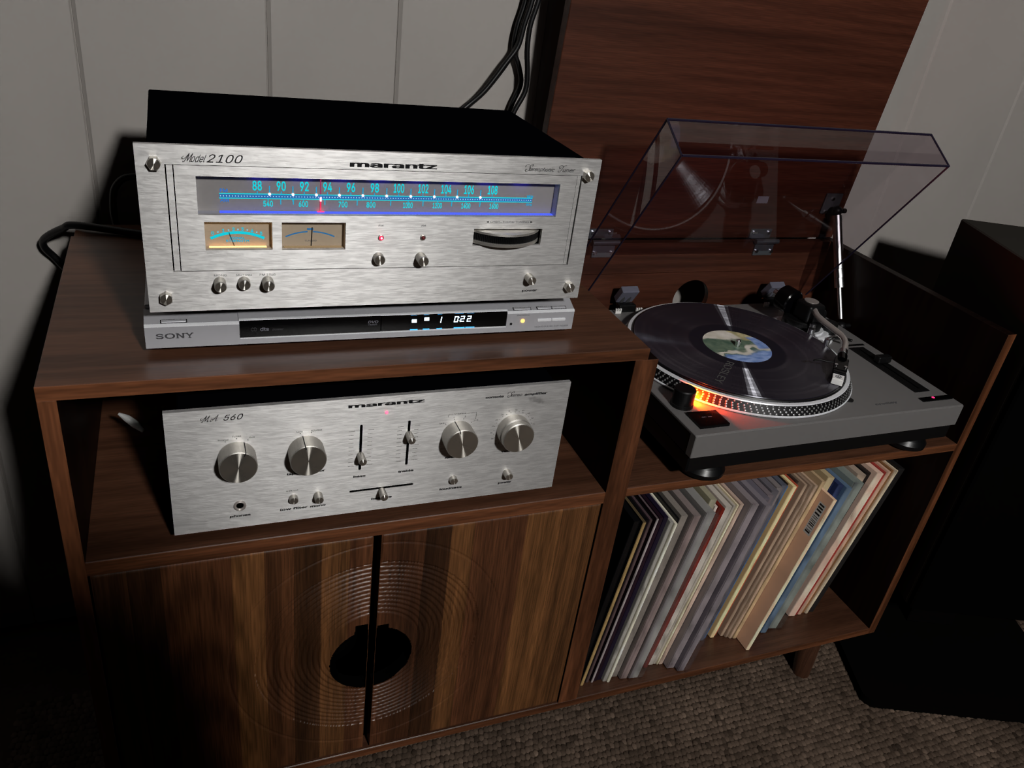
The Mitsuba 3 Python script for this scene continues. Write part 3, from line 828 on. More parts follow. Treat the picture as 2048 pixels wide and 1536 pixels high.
# lettering
put(tun, 'lettering', script_letters(S_M, tp(36.0, 0)[0], TY, TZ + 0.1328, 0.0072), 'mat_ink')
word(tun, 'odel', tp(40.8, 0)[0], TY, TZ + 0.1328, 0.0062, shear=0.45, sx=0.62)
word(tun, '2100', tp(53.5, 0)[0], TY, TZ + 0.1328, 0.0066, shear=0.45, width=0.0265)
word(tun, 'marantz', tp(170.5, 0)[0], TY, TZ + 0.1327, 0.0046, bold=True, width=0.078, heavy=0.0011)
for xa in (171, 182.5, 194.5, 206, 217, 228.5, 240):
    pass
put(tun, 'lettering', script_letters(S_S, tp(336.5, 0)[0], TY, TZ + 0.1330, 0.0068, 0.035), 'mat_ink')
word(tun, 'tereophonic', tp(339.3, 0)[0], TY, TZ + 0.1335, 0.0036, shear=0.45, width=0.0265)
put(tun, 'lettering', script_letters(S_T, tp(371.0, 0)[0], TY, TZ + 0.1332, 0.0064, 0.035), 'mat_ink')
word(tun, 'uner', tp(375.0, 0)[0], TY, TZ + 0.1335, 0.0036, shear=0.45, width=0.0125)
YI = TY + 0.0006
word(tun, 'FM', tp(198.6, 0)[0], YI, TZ + 0.0783, 0.0017, width=0.0042, mat='mat_grey_print')
word(tun, 'AM', tp(238.9, 0)[0], YI, TZ + 0.0783, 0.0017, width=0.0042, mat='mat_grey_print')
word(tun, 'GYRO-TOUCH TUNING', tp(307.5, 0)[0], YI, TZ + 0.0820, 0.0019, width=0.0400, mat='mat_grey_print')
put(tun, 'lettering', xz_plate(Polygon([tp(303.4, 83.0), tp(305.6, 82.0), tp(305.6, 84.0)]), YI - 0.0002, YI), 'mat_ink')
put(tun, 'lettering', xz_plate(Polygon([tp(351.6, 83.0), tp(349.4, 82.0), tp(349.4, 84.0)]), YI - 0.0002, YI), 'mat_ink')
for s, x, w in (('MONO', 59.5, 10.5), ('MUTING', 79.4, 13.0), ('FM 25\u00b5S', 99.6, 13.8)):
    word(tun, s, tp(x - w / 2, 0)[0], TY, TZ + 0.0325, 0.0018, width=w / 1000, mat='mat_grey_print')
word(tun, 'power', tp(350.6, 0)[0], TY, TZ + 0.0090, 0.0024, bold=True, width=0.0168)

# ------------------------------------------------------------------ the disc player under the tuner
dvd = thing('disc_player', 'thin silver disc player with a black display window lying under the tuner', 'disc player')
DX, DY, DZ, DA = 0.0862, 0.0450, 0.7085, -0.0070


def dput(name, mesh, mat='mat_dvd_silver', parent=None, smooth=False, label=None, **more):
    m = mesh if not isinstance(mesh, list) else cat(mesh)
    m = m.copy()
    v = m.vertices.copy()
    c, s = math.cos(DA), math.sin(DA)
    m.vertices = np.column_stack([DX + v[:, 0] * c - v[:, 1] * s, DY + v[:, 0] * s + v[:, 1] * c, DZ + v[:, 2]])
    return put(parent or dvd, name, m, mat, smooth=smooth, label=label, **more)


def profile_x(prof, x0, x1):
    """Extrudes a (y, z) outline along x."""
    m = trimesh.creation.extrude_polygon(Polygon(prof), x1 - x0, engine='earcut')
    v = m.vertices
    m.vertices = np.column_stack([x0 + v[:, 2], v[:, 0], v[:, 1]])
    return m


body = [(0.0, 0.0), (0.0, 0.0218), (0.0012, 0.0230), (0.020, 0.0310), (0.020, 0.0), ]
win = [(0.0020, 0.0), (0.0020, 0.0235), (0.020, 0.0310), (0.020, 0.0)]
dput('front_panel', [profile_x(body, 0.0, 0.0816), profile_x(body, 0.3512, 0.4300), profile_x([(0.0, 0.0), (0.0, 0.0066), (0.020, 0.0066), (0.020, 0.0)], 0.0816, 0.3512),
                     profile_x([(0.0012, 0.0246), (0.020, 0.0322), (0.020, 0.0300), (0.004, 0.0246)], 0.0812, 0.3514)], label='silver front panel')
for a, b in ((0.0, 0.0812), (0.3514, 0.43)):
    dput('bright_edge', profile_x([(-0.0003, 0.0212), (-0.0001, 0.0226), (0.0016, 0.0238), (0.0016, 0.0220)], a, b), 'mat_dvd_edge')
dput('bright_edge', profile_x([(0.0008, 0.0240), (0.0010, 0.0250), (0.003, 0.0256), (0.003, 0.0240)], 0.0812, 0.3514), 'mat_dvd_edge')
dput('bright_edge', profile_x([(-0.0002, 0.0058), (0.0, 0.0067), (0.0016, 0.0067), (0.0016, 0.0058)], 0.0820, 0.3514), 'mat_dvd_edge')
wk = dput('display_window', [bx(0.0817, 0.2162, 0.0008, 0.019, 0.0067, 0.0245, 0.0003), bx(0.2166, 0.3511, 0.0010, 0.019, 0.0067, 0.0244, 0.0003)], 'mat_gloss_black', label='black window')
dput('case', bx(0.001, 0.429, 0.0201, 0.225, 0.001, 0.0345, 0.001), 'mat_dvd_silver')
for fx in (0.04, 0.39):
    for fy in (0.03, 0.2):
        dput('foot', cyl((fx, fy, ZT - DZ), (fx, fy, 0.0012), 0.012), 'mat_rubber', smooth=30)


def dtx(s, x, z, h, y=0.0, mat='mat_grey_print', parent=None, **kw):
    return dput('lettering', wall_text(s, x, y, z, h, depth=0.0002, **kw), mat, parent)


LET = [('S', 0.0090, 0.0066), ('O', 0.0166, 0.0086), ('N', 0.0266, 0.0064), ('Y', 0.0346, 0.0060)]
serifs = [(0.0258, 0.0282, 0.0139, 0.0144), (0.0258, 0.0286, 0.0095, 0.0100), (0.0312, 0.0338, 0.0139, 0.0144), (0.0340, 0.0364, 0.0139, 0.0144), (0.0388, 0.0412, 0.0139, 0.0144), (0.0362, 0.0390, 0.0095, 0.0100)]
dput('lettering', [wall_text(c_, x_, 0.0, 0.0095, 0.0049, depth=0.0003, bold=True, width=w_) for c_, x_, w_ in LET] + [bx(a, b, -0.0003, 0.0, c, d, 0) for a, b, c, d in serifs], 'mat_dark_grey')
dtx('DVD', 0.2030, 0.0165, 0.0026, 0.0008, 'mat_vinyl_text', wk, bold=True, width=0.0100, shear=0.3)
dtx('VIDEO', 0.2032, 0.0142, 0.0013, 0.0008, 'mat_vinyl_text', wk, width=0.0090)
dtx('CD', 0.0920, 0.0130, 0.0036, 0.0008, 'mat_dark_grey', wk, width=0.0052)
dtx('dts', 0.1002, 0.0130, 0.0036, 0.0008, 'mat_vinyl_text', wk, bold=True, width=0.0080)
dtx('power', 0.1113, 0.0130, 0.0024, 0.0008, 'mat_dark_grey', wk, width=0.0100, shear=0.3)
dtx('CD/DVD PLAYER', 0.3848, 0.0036, 0.0018, 0.0, 'mat_grey_print', width=0.0215)
dtx('DVP-NS45P', 0.4080, 0.0036, 0.0018, 0.0, 'mat_grey_print', width=0.0170)
dtx('PROGRESSIVE', 0.3625, 0.0184, 0.0012, 0.0, 'mat_grey_print', width=0.0145)
ID = [[0, 1, 2, 4, 5, 6], [2, 5], [0, 2, 3, 4, 6]]


def seg7(x, z, h, w, segs):
    t = 0.16 * h
    R = {0: (x, x + w, z + h - t, z + h), 6: (x, x + w, z, z + t), 3: (x, x + w, z + h / 2 - t / 2, z + h / 2 + t / 2),
         1: (x, x + t, z + h / 2, z + h), 2: (x + w - t, x + w, z + h / 2, z + h), 4: (x, x + t, z, z + h / 2), 5: (x + w - t, x + w, z, z + h / 2)}
    g = unary_union([sbox(R[s][0], R[s][2], R[s][1], R[s][3]) for s in segs])
    return xz_plate(affinity.affine_transform(g, [1, 0.12, 0, 1, -0.12 * z, 0]), 0.0005, 0.0008)


DW = (1.5, 2.1, 2.5)
for i, (segs, x) in enumerate(((ID[0], 0.2925), (ID[2], 0.2992), (ID[2], 0.3065), ([0, 2, 5], 0.2745))):
    m = seg7(x, 0.0138, 0.0068, 0.0045, segs if i < 3 else [2, 5])
    dput('display_digit', m, 'mat_black', wk, emitter={'type': 'area', 'radiance': rgb(DW), 'sampling_weight': 0.006})
dput('display_mark', [bx(0.29815, 0.29860, 0.0005, 0.0008, 0.0152, 0.0160, 0), bx(0.29825, 0.29870, 0.0005, 0.0008, 0.0184, 0.0192, 0)], 'mat_black', wk, emitter={'type': 'area', 'radiance': rgb(DW), 'sampling_weight': 0.004})
for x, z in ((0.2482, 0.0155), (0.2612, 0.0172)):
    dput('display_icon', xz_plate(sbox(x, z, x + 0.0045, z + 0.0030).buffer(0.0004), 0.0005, 0.0008), 'mat_black', wk, emitter={'type': 'area', 'radiance': rgb(DW), 'sampling_weight': 0.004})
for x, w in ((0.2465, 0.008), (0.2600, 0.007), (0.2745, 0.006), (0.2930, 0.012), (0.3060, 0.010)):  # emissive bars stand in for the display's reflections along the window rim
    dput('display_glow_bar', bx(x, x + w, 0.0005, 0.0008, 0.0070, 0.0078, 0), 'mat_black', wk, emitter={'type': 'area', 'radiance': rgb((0.10, 0.75, 1.6)), 'sampling_weight': 0.01})
    dput('display_glow_bar', bx(x, x + w * 0.8, 0.0005, 0.0008, 0.0233, 0.0236, 0), 'mat_black', wk, emitter={'type': 'area', 'radiance': rgb((0.05, 0.35, 0.8)), 'sampling_weight': 0.006})
s_ = trimesh.creation.icosphere(2, 0.0024)
s_.apply_translation((0.3699, 0.0004, 0.0124))
dput('indicator_lamp', s_, 'mat_black', emitter={'type': 'area', 'radiance': rgb((3.6, 1.25, 0.30)), 'sampling_weight': 0.03}, label='lit orange lamp')
dput('sensor', bx(0.3555, 0.3580, -0.0003, 0.0005, 0.0080, 0.0105, 0), 'mat_ink')
for a, b in ((0.3868, 0.4034), (0.4040, 0.4202)):
    dput('button', bx(a, b, -0.0012, 0.001, 0.0108, 0.0141, 0.0006), 'mat_dvd_edge')


def slope_box(x0, x1, s0, s1, h, b=0.0004):
    m = bx(x0, x1, s0, s1, -0.0008, h, b)
    v = m.vertices.copy()
    a = math.atan2(0.0080, 0.0188)
    m.vertices = np.column_stack([v[:, 0], 0.0012 + v[:, 1] * math.cos(a) - v[:, 2] * math.sin(a), 0.0230 + v[:, 1] * math.sin(a) + v[:, 2] * math.cos(a)])
    return m


for a, b in ((0.3595, 0.3788), (0.3868, 0.4033), (0.4039, 0.4203), (0.0143, 0.0356)):
    k = dput('button', slope_box(a, b, 0.0022, 0.0052, 0.0009), 'mat_dvd_silver')
    dput('button_surround', slope_box(a - 0.0008, b + 0.0008, 0.0017, 0.0060, 0.00005, 0), 'mat_ink', k)
m_ = wall_text('Precision Drive System   10bit/27MHz Video D/A', 0, 0, 0, 0.0017, depth=0.0001, width=0.110)
v_ = m_.vertices.copy()
a_ = math.atan2(0.0080, 0.0188)
m_.vertices = np.column_stack([0.155 + v_[:, 0], 0.0012 + (0.0105 + v_[:, 2]) * math.cos(a_) - 0.0002, 0.0232 + (0.0105 + v_[:, 2]) * math.sin(a_)])
dput('lettering', m_, 'mat_grey_print')

# ------------------------------------------------------------------ the amplifier
amp = thing('amplifier', 'silver console stereo amplifier with large knobs in the upper open bay of the console', 'amplifier')
AX, AY, AZ = 0.0957, 0.0096, 0.5160


def ap(x, z):
    return AX + x / 1000, AZ + z / 1000


def abox(x0, x1, z0, z1):
    return sbox(AX + x0 / 1000, AZ + z0 / 1000, AX + x1 / 1000, AZ + z1 / 1000)


slots = unary_union([LineString([ap(183.4, 57), ap(183.4, 110.6)]).buffer(0.00135), LineString([ap(233.5, 57), ap(233.5, 110.6)]).buffer(0.00135), LineString([ap(174.8, 28.6), ap(241.6, 28.9)]).buffer(0.00135)])
jack = Point(*ap(63.0, 28.2)).buffer(0.0036, quad_segs=8)
m_ = xz_plate(abox(0, 414.2, 0, 143.7).difference(slots).difference(jack), AY, AY + 0.0050)
put(amp, 'faceplate', m_, 'mat_brushed', uv=uv_xz(m_), label='brushed silver front panel')
put(amp, 'jack_hole', xz_plate(Point(*ap(63.0, 28.2)).buffer(0.0035, quad_segs=6), AY - 0.0002, AY + 0.004), 'mat_matte_black')
for g_ in slots.geoms:
    put(amp, 'slider_slot', xz_plate(g_, AY + 0.0007, AY + 0.0049), 'mat_matte_black')  # black insert gives each slot its shade, hiding the lit walls
put(amp, 'case', bx(AX + 0.012, AX + 0.402, AY + 0.0065, AY + 0.27, AZ + 0.004, AZ + 0.138, 0.001), 'mat_black_case', label='black case')
for fx in (0.05, 0.364):
    for fy in (0.04, 0.24):
        put(amp, 'foot', cyl((AX + fx, AY + fy, ZS1), (AX + fx, AY + fy, AZ + 0.004), 0.013), 'mat_rubber', smooth=30)


def knob(x, z, r, prof, ang=None):
    c = (AX + x / 1000, AY, AZ + z / 1000)
    k = put_lathe(amp, 'knob', prof, c, (0, -1, 0), 'mat_knob_side', 72)
    hh, rr = prof[-1][1], prof[-1][0]
    m, uv = lathe([(rr, hh), (rr * 0.5, hh), (0, hh)], c, (0, -1, 0), 72)
    scene[k + '__face'] = mikit.ply(m, 'mat_turned', smooth=True, uv=uv)
    if ang is not None:
        a = math.radians(ang)
        d = np.array([math.sin(a), math.cos(a)])
        n = np.array([d[1], -d[0]]) * 0.00045
        p = lambda t, off, y: (c[0] + d[0] * t + n[0] * off, y, c[2] + d[1] * t + n[1] * off)
        R1 = prof[1][0]
        m = bx(-0.00045, 0.00045, -hh - 0.00012, 0, R1 - 0.0012, R1 + 0.00018, 0)
        m2 = bx(-0.00045, 0.00045, -hh - 0.00012, -hh + 0.001, R1 * 0.78, R1 - 0.0002, 0)
        m = cat([m, m2])
        M = trimesh.transformations.rotation_matrix(a, [0, 1, 0])
        m.apply_transform(M)
        m.apply_translation(c)
        scene[k + '__pointer_line'] = mikit.ply(m, 'mat_ink')
    return k


KP = [(0.0178, 0.0), (0.0178, 0.0182), (0.0170, 0.0190)]
knob(62.5, 87.6, 17.5, KP, 24)
knob(128.2, 87.2, 17.5, KP, -10)
knob(287.8, 88.1, 17.5, KP, -14)
knob(352.0, 88.7, 17.5, [(0.0190, 0.0), (0.0190, 0.0105), (0.0178, 0.0118), (0.0178, 0.0136), (0.0184, 0.0140), (0.0184, 0.0184), (0.0174, 0.0194)])
for x, z in ((183.4, 75.2), (233.5, 95.6), (208.0, 26.0)):
    c = (AX + x / 1000, AY, AZ + z / 1000)
    k = put_lathe(amp, 'slider_knob', [(0.0036, 0.0), (0.0043, 0.0125), (0.0038, 0.0145)], c, (0, -1, 0), 'mat_knob_side', 28)
    m, uv = lathe([(0.0038, 0.0145), (0.0, 0.0156)], c, (0, -1, 0), 28)
    scene[k + '__tip'] = mikit.ply(m, 'mat_turned', smooth=True, uv=uv)
for x, z, o in ((115.5, 29.6, 6.0), (140.6, 29.4, 10.0), (288.2, 29.6, 5.5), (352.4, 29.8, 10.0)):
    push_button(amp, AX + x / 1000, AY, AZ + z / 1000, 0.0045, o / 1000)
k = put_lathe(amp, 'headphone_jack', [(0.0060, 0.0), (0.0060, 0.0016), (0.0048, 0.0022), (0.0036, 0.0010), (0.0034, -0.004)], (AX + 0.063, AY, AZ + 0.0282), (0, -1, 0), 'mat_chrome_soft', 32)
s_ = trimesh.creation.icosphere(2, 0.0017)
s_.apply_translation((AX + 0.2087, AY - 0.0006, AZ + 0.1246))
put(amp, 'indicator_lamp', s_, 'mat_black', emitter={'type': 'area', 'radiance': rgb((2.4, 0.28, 0.5)), 'sampling_weight': 0.02}, label='lit pink-red lamp')
put(amp, 'lettering', script_letters(S_M, ap(33.0, 0)[0], AY, AZ + 0.1308, 0.0068), 'mat_ink')
put(amp, 'lettering', script_letters(S_A, ap(40.8, 0)[0], AY, AZ + 0.1308, 0.0068), 'mat_ink')
word(amp, '560', ap(51.6, 0)[0], AY, AZ + 0.1308, 0.0060, shear=0.45, width=0.0165)
word(amp, 'marantz', ap(169.5, 0)[0], AY, AZ + 0.1332, 0.0040, bold=True, width=0.0775, heavy=0.0011)
for s, x0, x1, z, h in (('phones', 52.8, 72.6, 14.0, 2.4), ('low filter', 102, 129.6, 14.6, 2.5), ('mono', 132.6, 148.2, 14.4, 2.4), ('bass', 176.8, 189.6, 46.6, 2.4), ('treble', 224.8, 241.6, 46.6, 2.5),
                         ('balance', 197.2, 219.4, 14.4, 2.4), ('tape', 109.0, 120.4, 59.2, 2.3), ('monitor', 127.0, 147.2, 59.4, 2.3), ('loudness', 273.8, 299.6, 15.7, 2.5), ('power', 343.7, 359.8, 14.6, 2.4),
                         ('console', 315.0, 335.6, 131.2, 2.5), ('amplifier', 360.0, 386.4, 131.0, 2.6), ('speakers', 276.0, 301.0, 58.6, 2.2), ('volume', 342.0, 362.0, 58.6, 2.2)):
    word(amp, s, ap(x0, 0)[0], AY, AZ + z / 1000, h / 1000, bold=True, width=(x1 - x0) / 1000, shear=0.12, heavy=0.00022)
put(amp, 'lettering', script_letters(S_S, ap(340.5, 0)[0], AY, AZ + 0.1306, 0.0066, 0.04), 'mat_ink')
word(amp, 'tereo', ap(343.6, 0)[0], AY, AZ + 0.1310, 0.0034, shear=0.45, width=0.0130)
for s, x0, x1, z in (('PHONO', 46.0, 55.6, 107.9), ('TUNER', 58.8, 67.2, 110.9), ('AUX', 74.6, 79.8, 108.4), ('TAPE', 118.4, 125.0, 109.4), ('SOURCE', 133.4, 144.0, 109.6), ('6dB/oct', 108.6, 120.4, 38.2),
                      ('OFF', 266.4, 271.6, 103.9), ('1', 281.6, 282.3, 110.3), ('2', 293.8, 295.2, 110.1), ('1+2', 304.8, 309.8, 103.9), ('SYSTEM', 281.8, 294.8, 114.1)):
    word(amp, s, ap(x0, 0)[0], AY, AZ + z / 1000, 0.0016, width=(x1 - x0) / 1000, mat='mat_soft_ink')
dots = [(52.6, 106.4), (62.9, 108.9), (73.3, 106.4), (122.8, 108.3), (133.6, 108.2), (273.6, 103.1), (282.8, 108.2), (293.1, 108.0), (302.3, 102.9)]
put(amp, 'marking', xz_plate(unary_union([Point(*ap(*d)).buffer(0.0005, quad_segs=3) for d in dots]), AY - 0.0002, AY), 'mat_ink', kind='stuff')
put(amp, 'marking', xz_plate(unary_union([LineString([ap(275.5, 112.3), ap(275.5, 114.7), ap(281, 114.7)]).buffer(0.00018), LineString([ap(295.8, 114.7), ap(306.8, 114.7), ap(306.8, 106.4)]).buffer(0.00018)]), AY - 0.0002, AY), 'mat_soft_ink')
tick = []
for x0 in (171.0, 190.2, 221.3, 239.2):
    for i in range(10):
        z = 105.2 - i * 4.85
        L = 6.2 if i in (0, 5, 9) else 4.8
        tick.append(abox(x0, x0 + L, z - 0.16, z + 0.16))
put(amp, 'marking', xz_plate(unary_union(tick), AY - 0.0002, AY), 'mat_soft_ink', kind='stuff')
vol = []
for i in range(23):
    a = math.radians(-140 + i * 12.7)
    x, z = 352 + 22.3 * math.sin(a), 88.7 + 22.3 * math.cos(a)
    vol.append(Point(*ap(x, z)).buffer(0.00038, quad_segs=3))
put(amp, 'marking', xz_plate(unary_union(vol), AY - 0.0002, AY), 'mat_ink', kind='stuff')
for i, s in enumerate(('60', '50', '46', '42', '38', '34', '30', '26', '22', '18', '14', '10', '6', '2')):
    a = math.radians(-134 + i * 19.5)
    word(amp, s, ap(352 + 25.0 * math.sin(a) - 1.2, 0)[0], AY, AZ + (88.7 + 25.0 * math.cos(a) - 0.7) / 1000, 0.0014, width=0.0024, mat='mat_soft_ink')

# ------------------------------------------------------------------ the turntable
tt = thing('turntable', 'silver direct-drive turntable with a raised clear cover in the right bay of the console', 'turntable')
UX, UY, UZ, UW, UD = 0.6803, -0.0134, 0.5834, 0.4505, 0.3560
UR = 0.0058


def uput(name, mesh, mat, parent=None, smooth=False, label=None, **more):
    m = (cat(mesh) if isinstance(mesh, list) else mesh).copy()
    M = trimesh.transformations.rotation_matrix(UR, [0, 0, 1], [UX, UY, 0])
    m.apply_transform(M)
    return put(parent or tt, name, m, mat, smooth=smooth, label=label, **more)


uput('top_plate', bx(UX, UX + UW, UY + 0.0012, UY + UD, UZ - 0.0040, UZ, 0.0008), 'mat_grey_paint', label='silver top plate')
uput('front_fascia', bx(UX, UX + UW, UY, UY + 0.0120, UZ - 0.0330, UZ - 0.0006, 0.0008), 'mat_grey_paint', label='silver front band')
uput('body', bx(UX + 0.0004, UX + UW - 0.0004, UY + 0.0121, UY + UD - 0.001, UZ - 0.0330, UZ - 0.0041, 0.0006), 'mat_black')
uput('base', bx(UX + 0.002, UX + UW - 0.002, UY + 0.004, UY + UD - 0.004, UZ - 0.0570, UZ - 0.0331, 0.002), 'mat_black')
for fx, fy in ((0.048, 0.032), (0.402, 0.032), (0.048, 0.300), (0.402, 0.300)):
    m, _ = lathe([(0.0, 0.0), (0.024, 0.0), (0.030, 0.004), (0.0305, 0.010), (0.026, 0.0165), (0.022, 0.0212)], (UX + fx, UY + fy, ZU1), (0, 0, 1), 40)
    uput('foot', m, 'mat_rubber', smooth=True)
# platter
PC = (REC[0], REC[1], UZ)
pl = put_lathe(tt, 'platter', [(0.160, 0.0010), (0.1662, 0.0014), (0.1668, 0.0030), (0.1655, 0.0042)], PC, (0, 0, 1), 'mat_dvd_edge', 120, label='platter with strobe dots')
scene[pl + '__rim'] = mikit.ply(lathe([(0.1655, 0.0042), (0.1600, 0.0158)], PC, (0, 0, 1), 120)[0], 'mat_black', smooth=True)
m, uv = lathe([(0.1600, 0.0158), (0.1590, 0.0172), (0.1545, 0.0176), (0.1540, 0.0168)], PC, (0, 0, 1), 120)
scene[pl + '__top_ring'] = mikit.ply(m, 'mat_dvd_edge', smooth=True, uv=uv)
scene[pl + '__mat'] = mikit.ply(lathe([(0.1540, 0.0176), (0.1530, 0.0196), (0.0, 0.0196)], PC, (0, 0, 1), 96)[0], 'mat_rubber', smooth=30)
labels[pl + '__mat'] = {'label': 'black platter mat'}
dots = []
slope = np.array([0.1600 - 0.1655, 0.0158 - 0.0042])
slope /= np.linalg.norm(slope)
nrm = np.array([slope[1], -slope[0]])
for row, (t, n_) in enumerate(((0.13, 126), (0.38, 130), (0.63, 134), (0.87, 122))):
    rr = 0.1655 + t * (0.1600 - 0.1655)
    zz = 0.0042 + t * (0.0158 - 0.0042)
    for i in range(n_):
        a = 2 * math.pi * (i + 0.5 * (row % 2)) / n_
        ca, sa_ = math.cos(a), math.sin(a)
        er, et = np.array([ca, sa_, 0]), np.array([-sa_, ca, 0])
        up = slope[0] * er + slope[1] * np.array([0, 0, 1])
        out_ = nrm[0] * er + nrm[1] * np.array([0, 0, 1])
        c = np.array(PC) + rr * er + [0, 0, zz]
        rad = 0.00150 if row < 3 else 0.0011
        ring = [c + rad * (math.cos(b) * et + math.sin(b) * up) for b in np.arange(8) * math.pi / 4]
        dots.append((ring, c + out_ * 0.0007))
V_, F_ = [], []
for ring, top in dots:
    b = len(V_)
    V_ += ring + [top]
    F_ += [(b + j, b + (j + 1) % 8, b + 8) for j in range(8)]
k = put(pl, 'strobe_dots', trimesh.Trimesh(np.array(V_), np.array(F_), process=False), 'mat_dot', smooth=True, kind='stuff', label='silver strobe dots')
# spindle
put(tt, 'spindle', [cyl((REC[0], REC[1], UZ + 0.0196), (REC[0], REC[1], UZ + 0.0285), 0.0036, 20), cyl((REC[0], REC[1], UZ + 0.0285), (REC[0], REC[1], UZ + 0.0310), 0.0036, 20, 0.0015)], 'mat_chrome', smooth=30)
# strobe post with power switch, start button, pitch slider, sub-plates
SP = (0.7020, 0.0570)
k = put_lathe(tt, 'strobe_post', [(0.0150, 0.0), (0.0150, 0.0040), (0.0142, 0.0046), (0.0140, 0.0235), (0.0128, 0.0250), (0.0, 0.0250)], (*SP, UZ), (0, 0, 1), 'mat_black', 48, label='black strobe light post')
dv = np.array([0.88, 0.475])
dv = np.array([REC[0] - SP[0] + 0.03, REC[1] - SP[1] - 0.10])
dv /= np.linalg.norm(dv)
sc = np.array([SP[0], SP[1]]) + dv * 0.0146
w_ = np.array([-dv[1], dv[0]])
q = [(*(sc + w_ * s), UZ + z) for s, z in ((0.0045, 0.006), (-0.0045, 0.006), (-0.0045, 0.014), (0.0045, 0.014))]
qm = trimesh.Trimesh(np.array(q), [[0, 1, 2], [0, 2, 3]], process=False)
if np.dot(qm.face_normals[0][:2], dv) < 0:
    qm.invert()
scene[k + '__lamp_window'] = mikit.ply(qm, 'mat_black', emitter={'type': 'area', 'radiance': rgb((3000.0, 130.0, 3.0)), 'sampling_weight': 2.0})
put(tt, 'start_button', xy_plate(Polygon([(0.6945, 0.0003), (0.7380, 0.0008), (0.7380, 0.0330), (0.6945, 0.0345)]), UZ, UZ + 0.0035), 'mat_gloss_black', label='square start button')
m = text_mesh('start \u00b7 stop', 0.0022, width=0.0150)
v = m.vertices
m.vertices = np.column_stack([0.7085 + v[:, 0], 0.0190 + v[:, 1], UZ + 0.0035 + 0.0002 * v[:, 2]])
put(tt, 'lettering', m, 'mat_vinyl_text')
ps = put(tt, 'pitch_slider', bx(1.0800, 1.1090, 0.0320, 0.1700, UZ, UZ + 0.0012, 0.0004), 'mat_black', label='black pitch slider track')
scene[ps + '__knob'] = mikit.ply(rbox(1.0870, 1.1130, 0.1140, 0.1260, UZ + 0.001, UZ + 0.0125, 0.0025, 12), 'mat_black', smooth=40)
scene[ps + '__slot'] = mikit.ply(bx(1.0935, 1.0965, 0.040, 0.162, UZ + 0.0012, UZ + 0.0014, 0), 'mat_matte_black')
sw = put(tt, 'speed_button', bx(1.0705, 1.1270, 0.0066, 0.0162, UZ, UZ + 0.0022, 0.0006), 'mat_gloss_black')
s_ = xy_plate(Point(1.0940, 0.0125).buffer(0.0022, quad_segs=8).difference(Point(1.0940, 0.0125).buffer(0.0011, quad_segs=6)), UZ + 0.0022, UZ + 0.0026)
scene[sw + '__lamp'] = mikit.ply(s_, 'mat_black', emitter={'type': 'area', 'radiance': rgb((3.0, 0.06, 0.35)), 'sampling_weight': 0.02})
m = text_mesh('crosley', 0.0044, bold=True, width=0.0400)
v = m.vertices
m.vertices = np.column_stack([0.9880 + v[:, 0], 0.0112 + v[:, 1] + v[:, 0] * 0.02, UZ + 0.0002 * v[:, 2]])
put(tt, 'lettering', m, 'mat_dark_grey')
# tonearm
TA = np.array([1.0280, 0.2180])
put_lathe(tt, 'tonearm_base', [(0.0520, 0.0), (0.0520, 0.0030), (0.0500, 0.0045), (0.0440, 0.0050), (0.0435, 0.0085), (0.0405, 0.0100), (0.0345, 0.0100), (0.034, 0.0125), (0.0, 0.0125)], (1.0330, 0.2330, UZ), (0, 0, 1), 'mat_dvd_edge', 72, label='silver ring under the tonearm')
put_lathe(tt, 'height_dial', [(0.0305, 0.0120), (0.0305, 0.0250), (0.0290, 0.0265), (0.0, 0.0265)], (1.0330, 0.2350, UZ), (0, 0, 1), 'mat_black', 60, label='black height dial')
piv = put(tt, 'tonearm_pivot', [rbox(1.0150, 1.0480, 0.2080, 0.2440, UZ + 0.026, UZ + 0.0560, 0.005, 12), rbox(1.0400, 1.0560, 0.2100, 0.2340, UZ + 0.020, UZ + 0.0460, 0.004, 12)], 'mat_black', smooth=40, label='black tonearm pivot block')
scene[piv + '__cap'] = mikit.ply(cyl((1.0330, 0.2290, UZ + 0.0560), (1.0330, 0.2290, UZ + 0.0572), 0.0112, 32), 'mat_chrome_soft', smooth=30)
axis = np.array([-0.17, 0.98, 0.06])
axis /= np.linalg.norm(axis)
cw0 = np.array([1.0200, 0.2500, UZ + 0.0430])
cw = put_lathe(tt, 'counterweight', [(0.0, 0.0), (0.0185, 0.0), (0.0205, 0.0020), (0.0205, 0.0240), (0.0185, 0.0260), (0.0, 0.0260)], cw0, axis, 'mat_gloss_black', 48, label='black counterweight')
scene[cw + '__stub'] = mikit.ply(cyl(cw0 + axis * 0.026, cw0 + axis * 0.042, 0.0045, 16), 'mat_chrome', smooth=30)
arm_pts = [(1.0300, 0.2180, 0.6330), (1.0200, 0.1960, 0.6310), (1.0165, 0.1760, 0.6300), (1.0165, 0.1530, 0.6285), (1.0155, 0.1330, 0.6270), (1.0085, 0.1170, 0.6250), (0.9955, 0.1030, 0.6230), (0.9860, 0.0945, 0.6215)]
arm = put(tt, 'tonearm', tube(arm_pts, 0.0046, 16, 10), 'mat_chrome_soft', smooth=True, label='silver S-shaped tonearm')
hs_d = np.array([0.9270 - 0.9900, 0.0330 - 0.0980, -0.0085])
hs_d /= np.linalg.norm(hs_d)
h0 = np.array([0.9885, 0.0968, 0.6215])
put(arm, 'collar', [cyl(h0 + hs_d * -0.002, h0 + hs_d * 0.010, 0.0060, 24), cyl(h0 + hs_d * 0.011, h0 + hs_d * 0.014, 0.0054, 24)], 'mat_chrome', smooth=30)
side = np.cross(hs_d, [0, 0, 1.0])
side /= np.linalg.norm(side)
upv = np.cross(side, hs_d)


